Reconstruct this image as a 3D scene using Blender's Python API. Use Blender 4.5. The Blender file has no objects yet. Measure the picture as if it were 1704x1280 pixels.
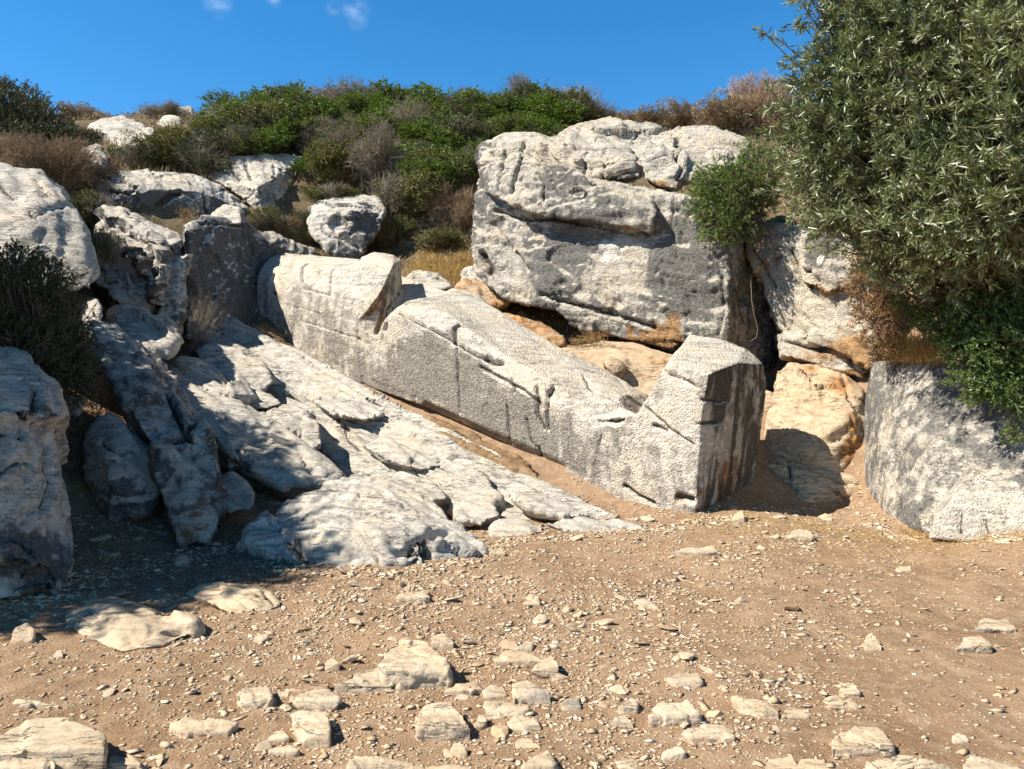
import bpy, bmesh, math, random
import numpy as np
from mathutils import Vector
from mathutils.bvhtree import BVHTree
from mathutils.kdtree import KDTree

# ------------------------------------------------------------------ camera, sky, sun, exposure
scene = bpy.context.scene
COL = scene.collection
CAMZ, FPX, CX, CY = 1.6, 1290.0, 852.0, 640.0
cam_d = bpy.data.cameras.new('camera'); cam = bpy.data.objects.new('camera', cam_d); COL.objects.link(cam)
cam.location = (0, 0, CAMZ); cam.rotation_euler = (math.radians(90), 0, 0)
cam_d.sensor_width = 36.0; cam_d.lens = 36.0 * FPX / 1704.0
cam_d.clip_start = 0.05; cam_d.clip_end = 2000
scene.camera = cam

SUN_EL, SUN_AZ = math.radians(46), math.atan2(-0.945, -0.33)   # compass angle: x = sin(az), y = cos(az)
to_sun = Vector((math.sin(SUN_AZ) * math.cos(SUN_EL), math.cos(SUN_AZ) * math.cos(SUN_EL), math.sin(SUN_EL)))
sun_d = bpy.data.lights.new('sun', 'SUN'); sun = bpy.data.objects.new('sun', sun_d); COL.objects.link(sun)
sun_d.energy = 5.0; sun_d.angle = math.radians(0.5); sun_d.color = (1.0, 0.93, 0.81)
sun.rotation_euler = (-to_sun).to_track_quat('-Z', 'Y').to_euler()
sun.location = to_sun * 60

world = bpy.data.worlds.new('World'); scene.world = world; world.use_nodes = True
wt = world.node_tree; wt.nodes.clear()
w_out = wt.nodes.new('ShaderNodeOutputWorld'); w_bg = wt.nodes.new('ShaderNodeBackground')
sky = wt.nodes.new('ShaderNodeTexSky'); sky.sky_type = 'NISHITA'; sky.sun_disc = False
sky.sun_elevation = SUN_EL; sky.sun_rotation = SUN_AZ
sky.air_density = 1.0; sky.dust_density = 0.0; sky.ozone_density = 4.0; sky.altitude = 900
hsv = wt.nodes.new('ShaderNodeHueSaturation'); hsv.inputs['Saturation'].default_value = 1.3; hsv.inputs['Value'].default_value = 1.0
hsv.inputs['Hue'].default_value = 0.495
wt.links.new(sky.outputs[0], hsv.inputs['Color'])
# two thin wisps of cirrus high over the ridge, placed by sky direction
tc = wt.nodes.new('ShaderNodeTexCoord')
def sky_dir(px, py):
    v = Vector(((px - CX) / FPX, 1.0, (CY - py) / FPX)); return v.normalized()
mask_prev = None
def wmath(op, a, b=None):
    n = wt.nodes.new('ShaderNodeMath'); n.operation = op
    for i, s in enumerate((a, b)):
        if s is None: continue
        if isinstance(s, (int, float)): n.inputs[i].default_value = s
        else: wt.links.new(s, n.inputs[i])
    return n.outputs[0]
nz = wt.nodes.new('ShaderNodeTexNoise'); nz.inputs['Scale'].default_value = 34; nz.inputs['Detail'].default_value = 6
wmap = wt.nodes.new('ShaderNodeMapping'); wmap.inputs['Scale'].default_value = (1.0, 1.0, 2.2)
wmap.inputs['Rotation'].default_value = (0, math.radians(24), 0)
wt.links.new(tc.outputs['Generated'], wmap.inputs['Vector']); wt.links.new(wmap.outputs[0], nz.inputs['Vector'])
for px, py, rad in ((362, 5, .018), (592, 22, .020), (555, 14, .010), (455, 0, .010)):
    d = wt.nodes.new('ShaderNodeVectorMath'); d.operation = 'DISTANCE'
    wt.links.new(tc.outputs['Generated'], d.inputs[0]); d.inputs[1].default_value = sky_dir(px, py)
    m = wmath('SUBTRACT', 1.0, wmath('DIVIDE', d.outputs['Value'], rad))
    m = wmath('MAXIMUM', m, 0.0)
    mask_prev = m if mask_prev is None else wmath('MAXIMUM', mask_prev, m)
cl = wmath('MULTIPLY', mask_prev, wmath('MAXIMUM', wmath('SUBTRACT', wmath('MULTIPLY', nz.outputs[0], 3.2), 1.2), 0.0))
cl = wmath('MINIMUM', wmath('MULTIPLY', cl, 0.22), 0.3)
mx = wt.nodes.new('ShaderNodeMixRGB'); wt.links.new(cl, mx.inputs[0]); wt.links.new(hsv.outputs[0], mx.inputs[1])
mx.inputs[2].default_value = (7.5, 8.3, 9.4, 1)
sz_ = wt.nodes.new('ShaderNodeSeparateXYZ'); wt.links.new(tc.outputs['Generated'], sz_.inputs[0])
gr = wt.nodes.new('ShaderNodeMapRange'); gr.interpolation_type = 'SMOOTHSTEP'; wt.links.new(sz_.outputs[2], gr.inputs['Value'])   # visible low sky boosted, zenith out of view dimmed to cut fill light
gr.inputs['From Min'].default_value = .46; gr.inputs['From Max'].default_value = .8; gr.inputs['To Min'].default_value = 1.6; gr.inputs['To Max'].default_value = .25
vm_ = wt.nodes.new('ShaderNodeVectorMath'); vm_.operation = 'SCALE'; wt.links.new(mx.outputs[0], vm_.inputs[0]); wt.links.new(gr.outputs[0], vm_.inputs['Scale'])
wt.links.new(vm_.outputs[0], w_bg.inputs['Color'])
w_bg.inputs['Strength'].default_value = 0.072
wt.links.new(w_bg.outputs[0], w_out.inputs['Surface'])
scene.view_settings.view_transform = 'Standard'; scene.view_settings.look = 'None'
scene.view_settings.exposure = 0.85; scene.view_settings.gamma = 1.0; scene.view_settings.use_curve_mapping = False
scene.cycles.max_bounces = 6; scene.cycles.diffuse_bounces = 3; scene.cycles.transparent_max_bounces = 8

# ------------------------------------------------------------------ numeric helpers
RNG = np.random.default_rng(7)
def P(px, py, Y): return np.array([(px - CX) / FPX * Y, Y, CAMZ + (CY - py) / FPX * Y])
CAMP = np.array([0, 0, CAMZ])
def RAY(px, py): return np.array([(px - CX) / FPX, 1.0, (CY - py) / FPX])

def _h(ix, iy, iz, seed):
    n = (ix.astype(np.int64) * 374761393 + iy.astype(np.int64) * 668265263 + iz.astype(np.int64) * 2147483647 + seed * 974634777) & 0xffffffff
    n = ((n ^ (n >> 13)) * 1274126177) & 0xffffffff
    n = ((n ^ (n >> 16)) * 2246822519) & 0xffffffff
    return (n ^ (n >> 15)) & 0xffffffff
_G = RNG.normal(size=(256, 3)); _G /= np.linalg.norm(_G, axis=1)[:, None]
def perlin(p, seed=0):
    i = np.floor(p).astype(np.int64); f = p - i; u = f * f * f * (f * (f * 6 - 15) + 10)
    r = 0
    for dx in (0, 1):
        wx = u[:, 0] if dx else 1 - u[:, 0]
        for dy in (0, 1):
            wy = u[:, 1] if dy else 1 - u[:, 1]
            for dz in (0, 1):
                wz = u[:, 2] if dz else 1 - u[:, 2]
                g = _G[_h(i[:, 0] + dx, i[:, 1] + dy, i[:, 2] + dz, seed) & 255]
                d = g[:, 0] * (f[:, 0] - dx) + g[:, 1] * (f[:, 1] - dy) + g[:, 2] * (f[:, 2] - dz)
                r = r + wx * wy * wz * d
    return r * 1.5
def fbm(p, octv=4, seed=0, gain=.5, ridged=False):
    a, s, r = 1.0, 0.0, 0
    for k in range(octv):
        n = perlin(p * (2.03 ** k) + 17.3 * k, seed + k)
        if ridged: n = 1 - 2 * np.abs(n) * 1.4 - .35
        r = r + a * n; s += a; a *= gain
    return r / s
def worley(p, seed=0):
    """returns F1, F2-F1 and a per-cell planar offset (facets)"""
    i = np.floor(p).astype(np.int64); n = len(p)
    f1 = np.full(n, 9.0); f2 = np.full(n, 9.0); fac = np.zeros(n)
    for dx in (-1, 0, 1):
        for dy in (-1, 0, 1):
            for dz in (-1, 0, 1):
                c = i + np.array([dx, dy, dz]); h = _h(c[:, 0], c[:, 1], c[:, 2], seed)
                o = np.stack([(h & 1023) / 1023., ((h >> 10) & 1023) / 1023., ((h >> 20) & 1023) / 1023.], 1)
                v = p - c - o; d = np.sqrt((v * v).sum(1))
                g = _G[(h >> 7) & 255]
                pl = (v * g).sum(1) + (((h >> 3) & 255) / 255. - .5) * .9
                near = d < f1
                f2 = np.where(near, f1, np.minimum(f2, d))
                fac = np.where(near, pl, fac); f1 = np.where(near, d, f1)
    return f1, f2 - f1, fac
def sstep(x, a, b):
    t = np.clip((x - a) / (b - a), 0, 1); return t * t * (3 - 2 * t)

# ------------------------------------------------------------------ materials
def new_mat(name):
    m = bpy.data.materials.new(name); m.use_nodes = True; nt = m.node_tree; nt.nodes.clear()
    return m, nt
class N:
    def __init__(s, nt): s.nt = nt
    def node(s, t, **kw):
        n = s.nt.nodes.new(t)
        for k, v in kw.items(): setattr(n, k, v)
        return n
    def set(s, sock, v):
        if isinstance(v, bpy.types.NodeSocket): s.nt.links.new(v, sock)
        else: sock.default_value = v
    def m(s, op, a, b=0.0, c=None, clamp=False):
        n = s.node('ShaderNodeMath', operation=op, use_clamp=clamp)
        s.set(n.inputs[0], a); s.set(n.inputs[1], b)
        if c is not None: s.set(n.inputs[2], c)
        return n.outputs[0]
    def noise(s, scale, detail=6, rough=.55, vec=None, dist=0.0):
        n = s.node('ShaderNodeTexNoise'); n.inputs['Scale'].default_value = scale; n.inputs['Detail'].default_value = detail
        n.inputs['Roughness'].default_value = rough; n.inputs['Distortion'].default_value = dist
        if vec is not None: s.nt.links.new(vec, n.inputs['Vector'])
        return n.outputs[0]
    def voro(s, scale, feature='F1', vec=None, out='Distance'):
        n = s.node('ShaderNodeTexVoronoi', feature=feature); n.inputs['Scale'].default_value = scale
        if vec is not None: s.nt.links.new(vec, n.inputs['Vector'])
        return n.outputs[out]
    def ramp(s, x, a, b, lo=0., hi=1.):
        n = s.node('ShaderNodeMapRange', interpolation_type='SMOOTHSTEP')
        s.set(n.inputs['Value'], x); n.inputs['From Min'].default_value = a; n.inputs['From Max'].default_value = b
        n.inputs['To Min'].default_value = lo; n.inputs['To Max'].default_value = hi
        return n.outputs[0]
    def mix(s, f, a, b, mode='MIX'):
        n = s.node('ShaderNodeMixRGB', blend_type=mode); s.set(n.inputs[0], f)
        for i, v in ((1, a), (2, b)):
            if isinstance(v, tuple) and len(v) == 3: v = v + (1,)
            s.set(n.inputs[i], v)
        return n.outputs[0]

def rock_material(name, light, grey, ochre, white, rough=.85, pit=0.0, bump=1.0, grain=None, fleck=.5):
    mt, nt = new_mat(name); k = N(nt)
    geo = k.node('ShaderNodeNewGeometry'); pos = geo.outputs['Position']
    at = k.node('ShaderNodeAttribute', attribute_name='stain_shade'); sep = k.node('ShaderNodeSeparateColor'); k.nt.links.new(at.outputs['Color'], sep.inputs[0])  # weathering masks, with painted shade on some rocks
    R, G, B = sep.outputs[0], sep.outputs[1], sep.outputs[2]
    n1 = k.noise(1.1, 5, .6, pos); n2 = k.noise(5.5, 9, .68, pos, .3); n3 = k.noise(26, 6, .7, pos)
    mp = k.node('ShaderNodeMapping'); k.nt.links.new(pos, mp.inputs['Vector'])
    mp.inputs['Scale'].default_value = (5.0, 5.0, .9)
    streak = k.noise(1.3, 7, .6, mp.outputs[0], .2)
    # bedding grain: thin veins that run with the strata
    mg = k.node('ShaderNodeMapping'); k.nt.links.new(pos, mg.inputs['Vector'])
    mg.inputs['Rotation'].default_value = (math.radians(20), math.radians(24), math.radians(-41))
    mg.inputs['Scale'].default_value = (1.0, 5.0, 9.0)
    vein = k.noise(2.0, 8, .65, mg.outputs[0], .4)
    gm = k.m('ADD', R, k.m('MULTIPLY', k.m('SUBTRACT', n2, .5), 1.25))
    gm = k.m('ADD', gm, k.m('MULTIPLY', k.m('SUBTRACT', streak, .5), .8))
    gm = k.m('ADD', gm, k.m('MULTIPLY', k.m('SUBTRACT', n3, .5), .32))
    gmask = k.ramp(gm, .34, .62)
    gvar = k.mix(k.ramp(n3, .35, .65), tuple(c * .62 for c in grey), tuple(c * 1.25 for c in grey))
    lvar = k.mix(k.ramp(vein, .38, .62), tuple(c * m for c, m in zip(light, (.68, .66, .64))), light)
    lvar = k.mix(k.m('MULTIPLY', k.ramp(n1, .45, .6), .45), lvar, tuple(c * m for c, m in zip(light, (.96, .86, .72))))
    col = k.mix(gmask, lvar, gvar)
    om = k.m('ADD', G, k.m('MULTIPLY', k.m('SUBTRACT', vein, .5), 1.1)); om = k.m('ADD', om, k.m('MULTIPLY', k.m('SUBTRACT', n2, .5), .5))
    omask = k.ramp(om, .36, .66)
    ovar = k.mix(k.ramp(n2, .35, .65), ochre, tuple(c * m for c, m in zip(ochre, (.5, .42, .35))))
    col = k.mix(k.m('MULTIPLY', omask, .9), col, ovar)
    wm = k.m('ADD', B, k.m('MULTIPLY', k.m('SUBTRACT', n2, .5), 1.5)); wm = k.m('ADD', wm, k.m('MULTIPLY', k.m('SUBTRACT', n3, .5), .7))
    col = k.mix(k.m('MULTIPLY', k.ramp(wm, .44, .66), .85), col, white)
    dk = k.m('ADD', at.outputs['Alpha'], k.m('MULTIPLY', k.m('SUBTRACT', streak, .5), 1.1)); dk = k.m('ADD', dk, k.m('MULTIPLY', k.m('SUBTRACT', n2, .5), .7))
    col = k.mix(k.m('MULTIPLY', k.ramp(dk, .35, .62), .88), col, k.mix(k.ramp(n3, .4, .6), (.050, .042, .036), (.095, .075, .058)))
    # lichen flecks, dark and pale
    v = k.voro(9, 'F1', pos); vn = k.m('ADD', v, k.m('MULTIPLY', k.m('SUBTRACT', n3, .5), .9))
    col = k.mix(k.m('MULTIPLY', k.ramp(vn, .10, .20, 1, 0), fleck * .8), col, tuple(c * .45 for c in grey))
    nf = k.noise(60, 3, .6, pos)
    col = k.mix(k.m('MULTIPLY', k.ramp(nf, .565, .64), .45 * fleck + .15), col, (.05, .045, .04))
    ml = k.node('ShaderNodeMapping'); nt.links.new(pos, ml.inputs['Vector']); ml.inputs['Rotation'].default_value = (math.radians(20), math.radians(24), math.radians(-41)); ml.inputs['Scale'].default_value = (.8, 4.0, 7.0)
    ln = k.noise(1.6, 5, .6, ml.outputs[0], .5); lm = k.ramp(k.m('ABSOLUTE', k.m('SUBTRACT', ln, .5)), .004, .012, 1, 0)
    lm = k.m('MULTIPLY', lm, k.ramp(k.noise(1.9, 2, .5, pos), .47, .56))
    col = k.mix(k.m('MULTIPLY', lm, .7), col, (.07, .06, .05))
    pf = k.noise(14, 5, .75, pos, .6)
    col = k.mix(k.m('MULTIPLY', k.ramp(pf, .63, .68), .6), col, white)
    bs = k.node('ShaderNodeBsdfPrincipled'); k.set(bs.inputs['Base Color'], col); bs.inputs['Roughness'].default_value = rough
    bs.inputs['Specular IOR Level'].default_value = .3
    h = k.m('ADD', k.m('MULTIPLY', n3, .55), k.m('MULTIPLY', n2, .8)); h = k.m('ADD', h, k.m('MULTIPLY', vein, .5))
    h = k.m('SUBTRACT', h, k.m('MULTIPLY', lm, .35))
    fine = k.noise(85, 5, .7, pos); h = k.m('ADD', h, k.m('MULTIPLY', fine, .22))
    hair = k.voro(2.6, 'DISTANCE_TO_EDGE', None)
    vn_ = [n for n in nt.nodes if n.type == 'TEX_VORONOI'][-1]
    wv = k.node('ShaderNodeVectorMath', operation='ADD'); nn = k.node('ShaderNodeTexNoise'); nn.inputs['Scale'].default_value = 3; nt.links.new(pos, nn.inputs['Vector'])
    sc = k.node('ShaderNodeVectorMath', operation='SCALE'); nt.links.new(nn.outputs['Color'], sc.inputs[0]); sc.inputs['Scale'].default_value = .35
    nt.links.new(mg.outputs[0], wv.inputs[0]); nt.links.new(sc.outputs[0], wv.inputs[1]); nt.links.new(wv.outputs[0], vn_.inputs['Vector']); vn_.inputs['Scale'].default_value = .55
    h = k.m('ADD', h, k.ramp(hair, 0, .010, -.18, 0))
    if pit:
        v1 = k.voro(30, 'F1', pos); v2 = k.voro(62, 'F1', pos)
        h = k.m('ADD', h, k.m('MULTIPLY', k.ramp(v1, .15, .6), pit)); h = k.m('ADD', h, k.m('MULTIPLY', k.ramp(v2, .1, .6), pit * .6))
    bp = k.node('ShaderNodeBump'); bp.inputs['Strength'].default_value = .9; bp.inputs['Distance'].default_value = .042 * bump
    k.set(bp.inputs['Height'], h); nt.links.new(bp.outputs[0], bs.inputs['Normal'])
    out = k.node('ShaderNodeOutputMaterial'); nt.links.new(bs.outputs[0], out.inputs[0])
    return mt
M = {}
LIGHT, GREY, OCHRE, WHITE = (.60, .56, .495), (.135, .130, .125), (.44, .25, .11), (.74, .70, .62)
M['lime'] = rock_material('weathered_limestone', LIGHT, GREY, OCHRE, WHITE)
M['marble'] = rock_material('pecked_marble', (.65, .60, .52), (.285, .258, .22), (.38, .22, .10), (.78, .73, .65), pit=.55, bump=.5, fleck=.3)
M['cliff'] = rock_material('quarried_cliff', (.60, .55, .47), (.175, .165, .150), (.44, .25, .10), (.76, .72, .64), pit=.3, bump=.95, fleck=.5)
M['warm'] = rock_material('ochre_marble', (.62, .48, .33), (.30, .25, .20), (.50, .25, .08), (.74, .68, .58), bump=.9, fleck=.15)
M['stone'] = rock_material('loose_stone', (.58, .47, .34), (.30, .26, .22), (.46, .28, .14), (.72, .66, .56), bump=.35, fleck=.15)

def soil_material(name, base, dark, pale, fl=1.0):
    mt, nt = new_mat(name); k = N(nt)
    geo = k.node('ShaderNodeNewGeometry'); pos = geo.outputs['Position']
    n1 = k.noise(.9, 5, .6, pos); n2 = k.noise(9, 8, .7, pos); n3 = k.noise(55, 5, .7, pos)
    col = k.mix(k.ramp(n1, .35, .65), base, dark); col = k.mix(k.m('MULTIPLY', k.ramp(n2, .45, .62), .6), col, pale)
    col = k.mix(k.m('MULTIPLY', k.ramp(n3, .56, .64), .45), col, tuple(c * .45 for c in dark))
    sx = k.node('ShaderNodeSeparateXYZ'); nt.links.new(pos, sx.inputs[0])      # up the slope the earth is dark humus and dry litter
    col = k.mix(k.m('MULTIPLY', k.ramp(sx.outputs[1], 13.5, 16.0), .85), col, k.mix(k.ramp(n2, .4, .6), (.085, .065, .038), (.16, .12, .065)))
    # crumbs and chips too small to be stones of their own
    v = k.node('ShaderNodeTexVoronoi', feature='F1'); v.inputs['Scale'].default_value = 42; nt.links.new(pos, v.inputs['Vector'])
    vm = k.m('MULTIPLY', k.ramp(v.outputs['Distance'], .22, .30, 1, 0), k.ramp(k.noise(2.6, 5, .7, pos), .46, .60))
    sp = k.node('ShaderNodeSeparateColor'); nt.links.new(v.outputs['Color'], sp.inputs[0])
    vm = k.m('MULTIPLY', vm, k.ramp(sp.outputs[0], .45, .5)); vm = k.m('MULTIPLY', vm, fl)
    col = k.mix(vm, col, k.mix(sp.outputs[1], (.56, .46, .34), (.66, .60, .50)))
    bs = k.node('ShaderNodeBsdfPrincipled'); k.set(bs.inputs['Base Color'], col); bs.inputs['Roughness'].default_value = .95
    bs.inputs['Specular IOR Level'].default_value = .15
    h = k.m('ADD', k.m('MULTIPLY', n2, 1.0), k.m('MULTIPLY', n3, .45)); h = k.m('ADD', h, k.m('MULTIPLY', vm, .5))
    bp = k.node('ShaderNodeBump'); bp.inputs['Strength'].default_value = .8; bp.inputs['Distance'].default_value = .03
    k.set(bp.inputs['Height'], h); nt.links.new(bp.outputs[0], bs.inputs['Normal'])
    out = k.node('ShaderNodeOutputMaterial'); nt.links.new(bs.outputs[0], out.inputs[0])
    return mt
M['soil'] = soil_material('dry_soil', (.325, .212, .130), (.255, .160, .094), (.42, .305, .20))
M['soil_red'] = soil_material('trench_soil', (.29, .19, .108), (.225, .138, .074), (.37, .26, .155), .9)

def veg_material(name, a, b, c, rough=.5, trans=.18, spec=.4):
    """leaf colours vary clump to clump (attribute) and leaf to leaf"""
    mt, nt = new_mat(name); k = N(nt)
    at = k.node('ShaderNodeAttribute', attribute_name='tint'); sep = k.node('ShaderNodeSeparateColor'); nt.links.new(at.outputs['Color'], sep.inputs[0])
    col = k.mix(sep.outputs[0], a, b); col = k.mix(k.ramp(sep.outputs[1], .72, 1.0), col, c)
    bs = k.node('ShaderNodeBsdfPrincipled'); k.set(bs.inputs['Base Color'], col); bs.inputs['Roughness'].default_value = rough
    bs.inputs['Specular IOR Level'].default_value = spec
    out = k.node('ShaderNodeOutputMaterial')
    if trans > 0:
        tr = k.node('ShaderNodeBsdfTranslucent'); k.set(tr.inputs['Color'], k.mix(1.0, col, (1.3, 1.35, .6), 'MULTIPLY'))
        ms = k.node('ShaderNodeMixShader'); ms.inputs[0].default_value = trans
        nt.links.new(bs.outputs[0], ms.inputs[1]); nt.links.new(tr.outputs[0], ms.inputs[2]); nt.links.new(ms.outputs[0], out.inputs[0])
    else: nt.links.new(bs.outputs[0], out.inputs[0])
    return mt
M['olive'] = veg_material('long_leaves', (.085, .115, .035), (.22, .25, .10), (.48, .49, .36), rough=.38, spec=.6)
M['mastic'] = veg_material('mastic_leaves', (.068, .118, .012), (.145, .215, .028), (.23, .25, .07), rough=.45)
M['brightleaf'] = veg_material('glossy_leaves', (.045, .085, .018), (.095, .155, .030), (.17, .22, .07), rough=.35, spec=.5)
M['juniper'] = veg_material('juniper_leaves', (.040, .055, .018), (.085, .095, .030), (.13, .12, .06), rough=.6, trans=.08)
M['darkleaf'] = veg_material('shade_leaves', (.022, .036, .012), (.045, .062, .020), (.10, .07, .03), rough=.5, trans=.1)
M['browngreen'] = veg_material('scorched_leaves', (.085, .092, .024), (.15, .155, .042), (.22, .17, .07), rough=.6)
M['rust'] = veg_material('dead_leaves', (.21, .115, .05), (.32, .19, .09), (.42, .29, .16), rough=.7)
M['straw'] = veg_material('straw', (.42, .27, .10), (.55, .38, .16), (.62, .48, .26), rough=.7)
M['twig'] = veg_material('grey_twigs', (.19, .155, .11), (.30, .25, .19), (.42, .36, .28), rough=.8, trans=0)
M['pinktwig'] = veg_material('pale_twigs', (.34, .24, .22), (.45, .34, .31), (.52, .42, .38), rough=.8, trans=0)
M['browntwig'] = veg_material('brown_twigs', (.20, .135, .08), (.30, .21, .13), (.42, .31, .20), rough=.8, trans=0)
M['dryseed'] = veg_material('dry_flowerheads', (.26, .18, .10), (.38, .28, .17), (.30, .27, .13), rough=.8, trans=.05)
M['bark'] = veg_material('bark', (.10, .075, .055), (.16, .13, .10), (.2, .17, .14), rough=.9, trans=0)
M['gravel'] = veg_material('stone_chips', (.42, .29, .17), (.58, .46, .32), (.66, .58, .46), rough=.85, trans=0)
M['shale'] = veg_material('brown_chips', (.30, .18, .10), (.44, .29, .18), (.5, .4, .3), rough=.85, trans=0)

# ------------------------------------------------------------------ mesh + object helpers
def tag(o, label=None, cat=None, group=None, kind=None):
    if label: o['label'] = label
    if cat: o['category'] = cat
    if group: o['group'] = group
    if kind: o['kind'] = kind
    return o
def mesh_arrays(name, V, Fc, mat, smooth=False, color=None, cname='tint'):
    """V (n,3); Fc (m,k) all with the same corner count; color (n,3) point attribute"""
    me = bpy.data.meshes.new(name); V = np.asarray(V, np.float32); Fc = np.asarray(Fc, np.int32); m, kk = Fc.shape
    me.vertices.add(len(V)); me.vertices.foreach_set('co', V.ravel())
    me.loops.add(m * kk); me.loops.foreach_set('vertex_index', Fc.ravel())
    me.polygons.add(m); me.polygons.foreach_set('loop_start', np.arange(0, m * kk, kk, dtype=np.int32))
    me.polygons.foreach_set('loop_total', np.full(m, kk, np.int32))
    if smooth: me.polygons.foreach_set('use_smooth', np.ones(m, bool))
    me.update(calc_edges=True); me.validate()
    if color is not None:
        ca = me.attributes.new(cname, 'FLOAT_COLOR', 'POINT'); color = np.asarray(color); c4 = np.ones((len(V), 4), np.float32); c4[:, :color.shape[1]] = color
        ca.data.foreach_set('color', c4.ravel())
    me.materials.append(mat)
    return me
def link(name, me, parent=None, loc=(0, 0, 0)):
    o = bpy.data.objects.new(name, me); COL.objects.link(o); o.location = loc
    if parent is not None: o.parent = parent
    return o
def empty(name, loc, label, cat, group=None):
    o = bpy.data.objects.new(name, None); COL.objects.link(o); o.location = loc; o.empty_display_size = .2
    return tag(o, label, cat, group)
def copy_tree(o, parent=None):
    c = o.copy(); COL.objects.link(c); c.parent = parent
    for ch in list(o.children): copy_tree(ch, c)
    return c

# ------------------------------------------------------------------ rocks
def H(pts, back=1.0, shrink=.85, down=0.0):
    """block from outline points (px, py, Y) of its front; the rear is pushed back and drawn in"""
    pts = [tuple(p) for p in pts]; c = np.mean([[p[0], p[1]] for p in pts], 0)
    out = []
    for p in pts:
        out.append(P(*p))
        if back:
            q = P(c[0] + (p[0] - c[0]) * shrink, c[1] + (p[1] - c[1]) * shrink, p[2] + back); q[2] -= down; out.append(q)
    return np.array(out)
def hull_into(bm, pts):
    vs = [bm.verts.new(p) for p in pts]
    r = bmesh.ops.convex_hull(bm, input=vs)
    bmesh.ops.delete(bm, geom=list({v for v in r['geom_interior'] + r['geom_unused'] if isinstance(v, bmesh.types.BMVert)}), context='VERTS')
def remesh(bm, vox):
    me = bpy.data.meshes.new('tmp'); bm.to_mesh(me); bm.free()
    o = bpy.data.objects.new('tmp', me); COL.objects.link(o)
    md = o.modifiers.new('r', 'REMESH'); md.mode = 'VOXEL'; md.voxel_size = vox; md.adaptivity = 0
    dg = bpy.context.evaluated_depsgraph_get(); ev = o.evaluated_get(dg); m2 = ev.to_mesh()
    V = np.empty(len(m2.vertices) * 3, np.float32); m2.vertices.foreach_get('co', V); V = V.reshape(-1, 3).astype(float)
    L = np.empty(len(m2.loops), np.int32); m2.loops.foreach_get('vertex_index', L)
    T = np.empty(len(m2.polygons), np.int32); m2.polygons.foreach_get('loop_total', T)
    assert (T == 4).all(); Q = L.reshape(-1, 4)
    ev.to_mesh_clear(); bpy.data.objects.remove(o); bpy.data.meshes.remove(me)
    return V, Q
def laplace(V, Q, it, w=.6):
    a = np.concatenate([Q[:, 0], Q[:, 1], Q[:, 2], Q[:, 3]]); b = np.concatenate([Q[:, 1], Q[:, 2], Q[:, 3], Q[:, 0]])
    I = np.concatenate([a, b]); J = np.concatenate([b, a]); n = len(V); cnt = np.bincount(I, minlength=n)[:, None]
    for _ in range(it):
        S = np.stack([np.bincount(I, V[J, k], minlength=n) for k in range(3)], 1) / cnt
        V = V + (S - V) * w
    return V
def vnormals(V, Q):
    fn = np.cross(V[Q[:, 2]] - V[Q[:, 0]], V[Q[:, 3]] - V[Q[:, 1]]); n = len(V)
    out = np.zeros((n, 3))
    for c in range(4):
        for k in range(3): out[:, k] += np.bincount(Q[:, c], fn[:, k], minlength=n)
    return out / (np.linalg.norm(out, axis=1)[:, None] + 1e-12)
AX = np.array([-.71353, .63043, .30566]); BX = np.array([.66198, .74952, -.00058]); CXV = np.array([.22947, -.20193, .95214])
def grain_coords(p, stretch=4.0, ax=AX):
    return p - np.outer(p @ ax, ax) * (1 - 1 / stretch)

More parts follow.
